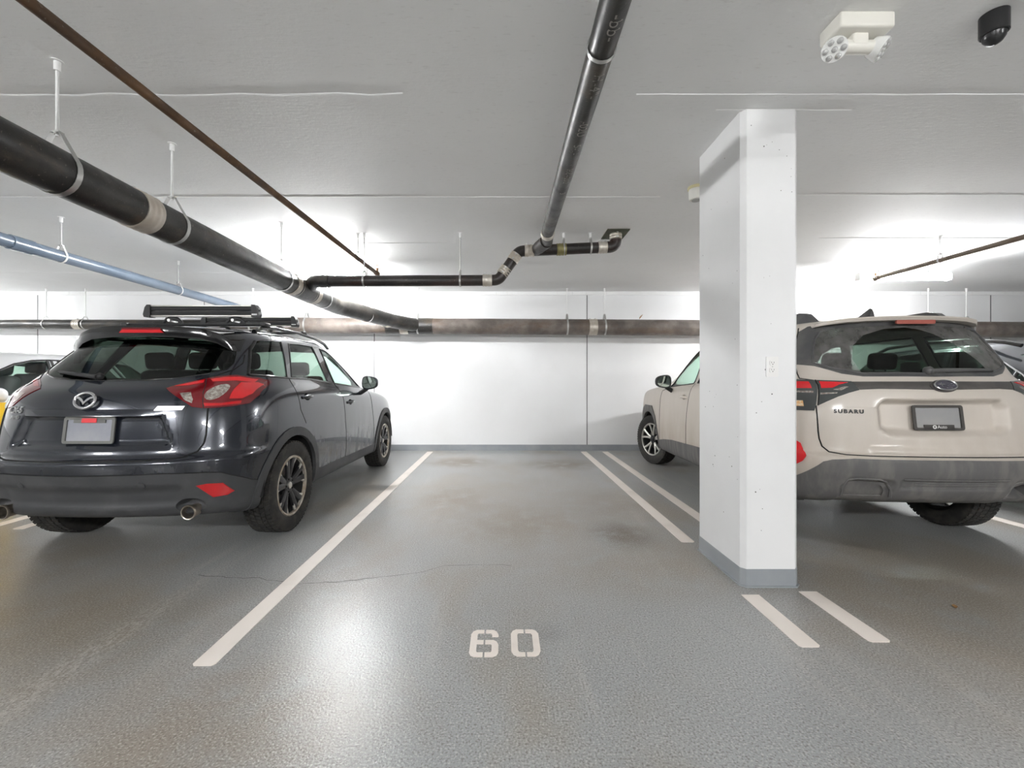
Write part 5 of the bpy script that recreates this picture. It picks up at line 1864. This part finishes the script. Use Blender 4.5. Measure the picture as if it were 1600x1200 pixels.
    # roof spoiler: body-coloured lip with brake lamp below
    secs = [(0, (.80, 1.700), (.372, 1.686), (.366, 1.676), (.376, 1.657), (.48, 1.652)), (.25, (.80, 1.697), (.380, 1.682), (.374, 1.672), (.384, 1.653), (.49, 1.648)),
            (.42, (.82, 1.688), (.400, 1.674), (.395, 1.664), (.405, 1.645), (.51, 1.640)), (.52, (.85, 1.675), (.435, 1.662), (.430, 1.653), (.440, 1.634), (.53, 1.628)),
            (.585, (.88, 1.655), (.500, 1.642), (.497, 1.636), (.500, 1.622), (.56, 1.615))]
    xs = [-s_[0] for s_ in secs[:0:-1]] + [s_[0] for s_ in secs]
    ss = [s_[1:] for s_ in secs[:0:-1]] + [s_[1:] for s_ in secs]
    sp = MB().loft([[(x, q[0], q[1]) for q in sec] for x, sec in zip(xs, ss)]).build('rear_spoiler', m_beige, root, 40)
    MB().prism(rrect(-.135, -.016, .135, .012, .008), (.045, .392, 1.645), (1, 0, 0), (0, -.15, 1), (0, -1, -.15), .014).build('brake_light', M('dusty_brake_lens', (.42, .12, .09), .35), sp, 30)
    # emblem: oval with one big star and five small
    oval = [(.070 * math.cos(2 * PI * k / 32), .036 * math.sin(2 * PI * k / 32)) for k in range(32)]
    on_surface(B, 'rear', 0, 1.176, MB().prism([(a * 1.22, b_ * 1.25) for a, b_ in oval], (0, 0, 0), (1, 0, 0), (0, 1, 0), (0, 0, 1), .006), 'emblem_pad', m_garnish, root, .002)
    on_surface(B, 'rear', 0, 1.176, MB().prism(oval, (0, 0, .004), (1, 0, 0), (0, 1, 0), (0, 0, 1), .010), 'emblem_field', M('emblem_slate', (.11, .105, .13), .3, .4), root, .004)
    on_surface(B, 'rear', 0, 1.176, MB().tube([(a, b_, .016) for a, b_ in oval], .005, 8, closed=True), 'emblem_ring', m_chrome, root, .004)
    def star(cx, cy, r, sq=.6):
        P = []
        for k in range(8):
            a = PI * k / 4
            rr = r if k % 2 == 0 else r * .22
            P.append((cx + rr * math.cos(a) * (1.25 if k % 4 == 0 else 1), cy + rr * math.sin(a)))
        return P
    for (cx, cy, r) in ((-.024, .006, .022), (.036, .010, .007), (.012, -.006, .007), (.046, -.006, .007), (.002, -.020, .007), (.030, -.020, .007)):
        on_surface(B, 'rear', 0, 1.176, MB().prism(star(cx, cy, r), (0, 0, .013), (1, 0, 0), (0, 1, 0), (0, 0, 1), .004), 'emblem_star', m_chrome, root, .004)
    on_surface(B, 'rear', -.577, 1.003, text_mesh('SUBARU', .036, .002, 0, 1.38, 'CENTER', .0012), 'maker_lettering', m_black_plastic, root, .002)
    me = root.children[-1].data
    # plate
    pm = MN('blurred_plate_grey', (.30, .30, .30), (.34, .33, .32), 4, rough=.5)
    fm = M('plate_frame_black', (.055, .05, .045), .45)
    qz = B.cast('rear', 0, .965)
    po = make_plate(root, -.030, .965, qz.y - .010, math.radians(-7), pm, fm, False, True)
    lg = MB().lathe([(0, .013), (.002, .013), (.002, .006), (0, .006)], (-.032, -.0122, -.062), (0, -1, 0), 20, closed=True)
    m_wht = M('frame_print', (.75, .74, .72), .5)
    lg.build('dealer_mark', m_wht, po, 0)
    tm = text_mesh('Auto', .030, .0005, 0, 1.0, 'LEFT')
    for v_ in tm.vertices:
        v_.co = Vector((-.014 + v_.co.x, -.0125 - v_.co.z, -.062 + v_.co.y))
    tm.materials.append(m_wht)
    link('dealer_lettering', tm, po)
    # plate lamp bar at the top of the recess
    # wiper
    pv_ = B.cast('rear', .03, 1.280)
    w_ = MB().lathe([(0, .030), (.025, .028), (.038, .018), (.040, 0)], (-.03, pv_.y, 1.280), (0, -1, .2), 18).build('rear_wiper', m_surround, root, 50)
    arm = []
    for t in np.linspace(0, 1, 8):
        x = -.03 + .44 * t
        q = B.cast('rear', abs(x), 1.283 + .006 * t)
        arm.append(Vector((x, q.y - .030 + .010 * t, q.z)))
    MB().tube(arm, [.013, .015, .015, .014, .013, .011, .010, .008], 8).build('wiper_arm', m_surround, w_, 50)
    bl = []
    for t in np.linspace(0, 1, 8):
        q = B.cast('rear', .08 + .36 * t, 1.272 + .008 * t)
        bl.append(Vector((q.x, q.y - .010, q.z)))
    MB().tube(bl, .008, 6).build('wiper_blade', m_black_plastic, w_, 50)
    # rails, antenna, mirrors, handles
    for s_ in (-1, 1):
        top = [(.60, 1.672), (.70, 1.752), (.78, 1.772), (1.2, 1.778), (2.0, 1.770), (2.35, 1.735), (2.55, 1.66)]
        bot = [(2.42, 1.66), (2.25, 1.715), (2.0, 1.735), (1.2, 1.742), (.95, 1.735), (.86, 1.672)]
        MB().prism(top + bot, (s_ * .500 - .022, 0, 0), (0, 1, 0), (0, 0, 1), (1, 0, 0), .044).build('roof_rail', m_surround, root, 40)
        mirror_part(root, s_ * 1.015, 2.66, 1.215, m_black_plastic, s_, .20, .165, .11)
    fin = [(.70, 1.685), (.712, 1.790), (.735, 1.800), (.86, 1.745), (1.0, 1.685)]
    rings = []
    for x, k in ((-.028, .0), (-.012, .75), (0, 1), (.012, .75), (.028, .0)):
        rings.append([(x, p[0], 1.688 + (p[1] - 1.688) * (k if k > 0 else .02)) for p in fin])
    MB().loft(rings).build('shark_fin_antenna', m_surround, root, 50)
    door_handle(B, root, 2.27, 1.030, m_beige)
    door_handle(B, root, 1.25, 1.055, m_beige)
    finish_common(B, root, SUBARU, m_beige, .43, 'split', (0, .33), x_out=.80)
    interior(root, 1.25, 3.02, .78)
    tag(root, 'dusty beige SUV with black bumper cladding parked beyond the pillar', 'car')
    return root
subaru = build_subaru()

# ================================================================== two neighbours, mostly hidden, parked nose out
def spec_scaled(src, zs):
    sp = dict(src)
    def fn(S):
        S[..., 2] *= zs
        return S
    sp['relief'] = [fn]
    sp['tyre_r'] = src['tyre_r'] * zs
    return sp

def build_neighbour(loc, rz, zs, lacquer, trim, rails, label):
    root = empty('suv', loc, rz)
    spec = spec_scaled(MAZDA, zs)
    B = Body(spec, 5, 4, 4)
    R = spec['tyre_r']
    side = lambda c: c.x > .45
    up = lambda c: c.x > .45 and c.z > 1.0
    for yy in spec['axles']:
        B.region('side', circle_poly(yy, R, .40, 28), side)
        B.region('side', [(yy - .39, .15), (yy - .39, R), (yy + .39, R), (yy + .39, .15)], side)
    z_ = lambda pts: [(a, b_ * zs) for a, b_ in pts]
    win = {
        'quarter_window': (z_([(.60, 1.275), (.72, 1.44), (.84, 1.522), (1.10, 1.55), (.96, 1.25)]), m_glass_dark),
        'rear_door_window': (z_([(1.06, 1.244), (1.265, 1.548), (1.50, 1.560), (1.80, 1.560), (1.85, 1.205)]), m_glass_dark),
        'front_door_window': (z_([(1.95, 1.195), (1.91, 1.553), (2.06, 1.540), (2.22, 1.495), (2.40, 1.405), (2.50, 1.345), (2.52, 1.165)]), m_glass_green),
        'front_quarter_window': (z_([(2.55, 1.163), (2.53, 1.325), (2.62, 1.255), (2.735, 1.150)]), m_glass_green),
    }
    for nm, (poly, mt) in win.items():
        p = B.region('side', poly, up)
        for q in (p.copy(), p.mirror()):
            q.offset(-.004).rim(.004).build(nm, mt, root)
    p = B.region('rear', z_([(-.01, 1.105), (.35, 1.115), (.62, 1.15), (.66, 1.22), (.61, 1.38), (.55, 1.50), (.40, 1.545), (-.01, 1.565)]), lambda c: c.y > 1.9)
    p.both().offset(-.003).rim(.004).build('windshield', m_glass_green, root)
    p = B.region('rear', z_([(-.01, 1.213), (.25, 1.219), (.56, 1.262), (.64, 1.297), (.606, 1.455), (.50, 1.53), (-.01, 1.545)]), lambda c: c.y < .72)
    p.both().offset(-.003).rim(.004).build('rear_window', m_glass_dark, root)
    p = B.region('rear', z_([(.45, 1.18), (.80, 1.20), (.84, 1.08), (.50, 1.08)]), lambda c: c.y < .72)
    for q in (p.copy(), p.mirror()):
        q.offset(.004).rim(.012).build('tail_lamp', m_red, root)
    p = B.region('rear', z_([(.42, .84), (.82, .93), (.86, .80), (.55, .76)]), lambda c: c.y > 3.6)
    for q in (p.copy(), p.mirror()):
        q.offset(.004).rim(.012).build('headlight', m_lamp_clear, root)
    p = B.region('rear', z_([(-.01, .55), (-.01, .84), (.36, .82), (.42, .62), (.3, .55)]), lambda c: c.y > 3.6)
    p.both().offset(-.01).rim(.01).build('grille', m_black_plastic, root)
    B.rest().both().build('body_shell', lacquer, root)
    top = z_([(2.75, 1.143), (2.58, 1.292), (2.40, 1.412), (2.22, 1.503), (2.06, 1.549), (1.90, 1.565), (1.50, 1.570), (1.20, 1.562), (.84, 1.532), (.72, 1.45), (.60, 1.28)])
    seam(B, 'side', top, 'window_trim', trim, root, .010, .002)
    seam(B, 'side', z_([(.60, 1.262), (1.0, 1.240), (1.8, 1.205), (2.75, 1.143)]), 'belt_molding', m_black_gloss, root, .009, .002)
    for x_ in ([(1.90, 1.56), (1.93, 1.20)], [(1.86, 1.56), (1.89, 1.205)], [(2.53, 1.33), (2.535, 1.165)], [(1.16, 1.55), (1.01, 1.245)]):
        seam(B, 'side', z_(x_), 'window_pillar', m_black_plastic, root, .016, -.004)
    for s_ in (-1, 1):
        if rails:
            rl = [(s_ * .60, .80, 1.60 * zs), (s_ * .605, 1.0, 1.675 * zs), (s_ * .612, 1.5, 1.70 * zs), (s_ * .607, 2.0, 1.685 * zs), (s_ * .59, 2.30, 1.635 * zs), (s_ * .57, 2.42, 1.59 * zs)]
            MB().tube(rl, .02, 10, flat=(.020, .022, (0, 0, 1))).build('roof_rail', m_black_gloss, root, 50)
        mirror_part(root, s_ * 1.00, 2.62, 1.17 * zs, lacquer, s_, .19, .15, .10)
    finish_common(B, root, spec, lacquer, .41, 'plain', x_out=.80)
    interior(root, 1.20, 2.98, .72)
    tag(root, label, 'car')
    return root
m_white_car = paint('white_lacquer', (.72, .73, .74), (.75, .76, .77), .0, (.5, .48, .45), .2, .3)
m_ink_car = paint('ink_blue_lacquer', (.014, .017, .026), (.018, .022, .032), .3, (.10, .10, .10), .25, .25)
build_neighbour((-5.72, 6.62, 0), PI, .925, m_white_car, m_black_gloss, False, 'white car with green-tinted windows left of the navy SUV')
build_neighbour((5.66, 6.62, 0), PI, .985, m_ink_car, m_chrome, True, 'dark car with chrome window trim beyond the beige SUV')
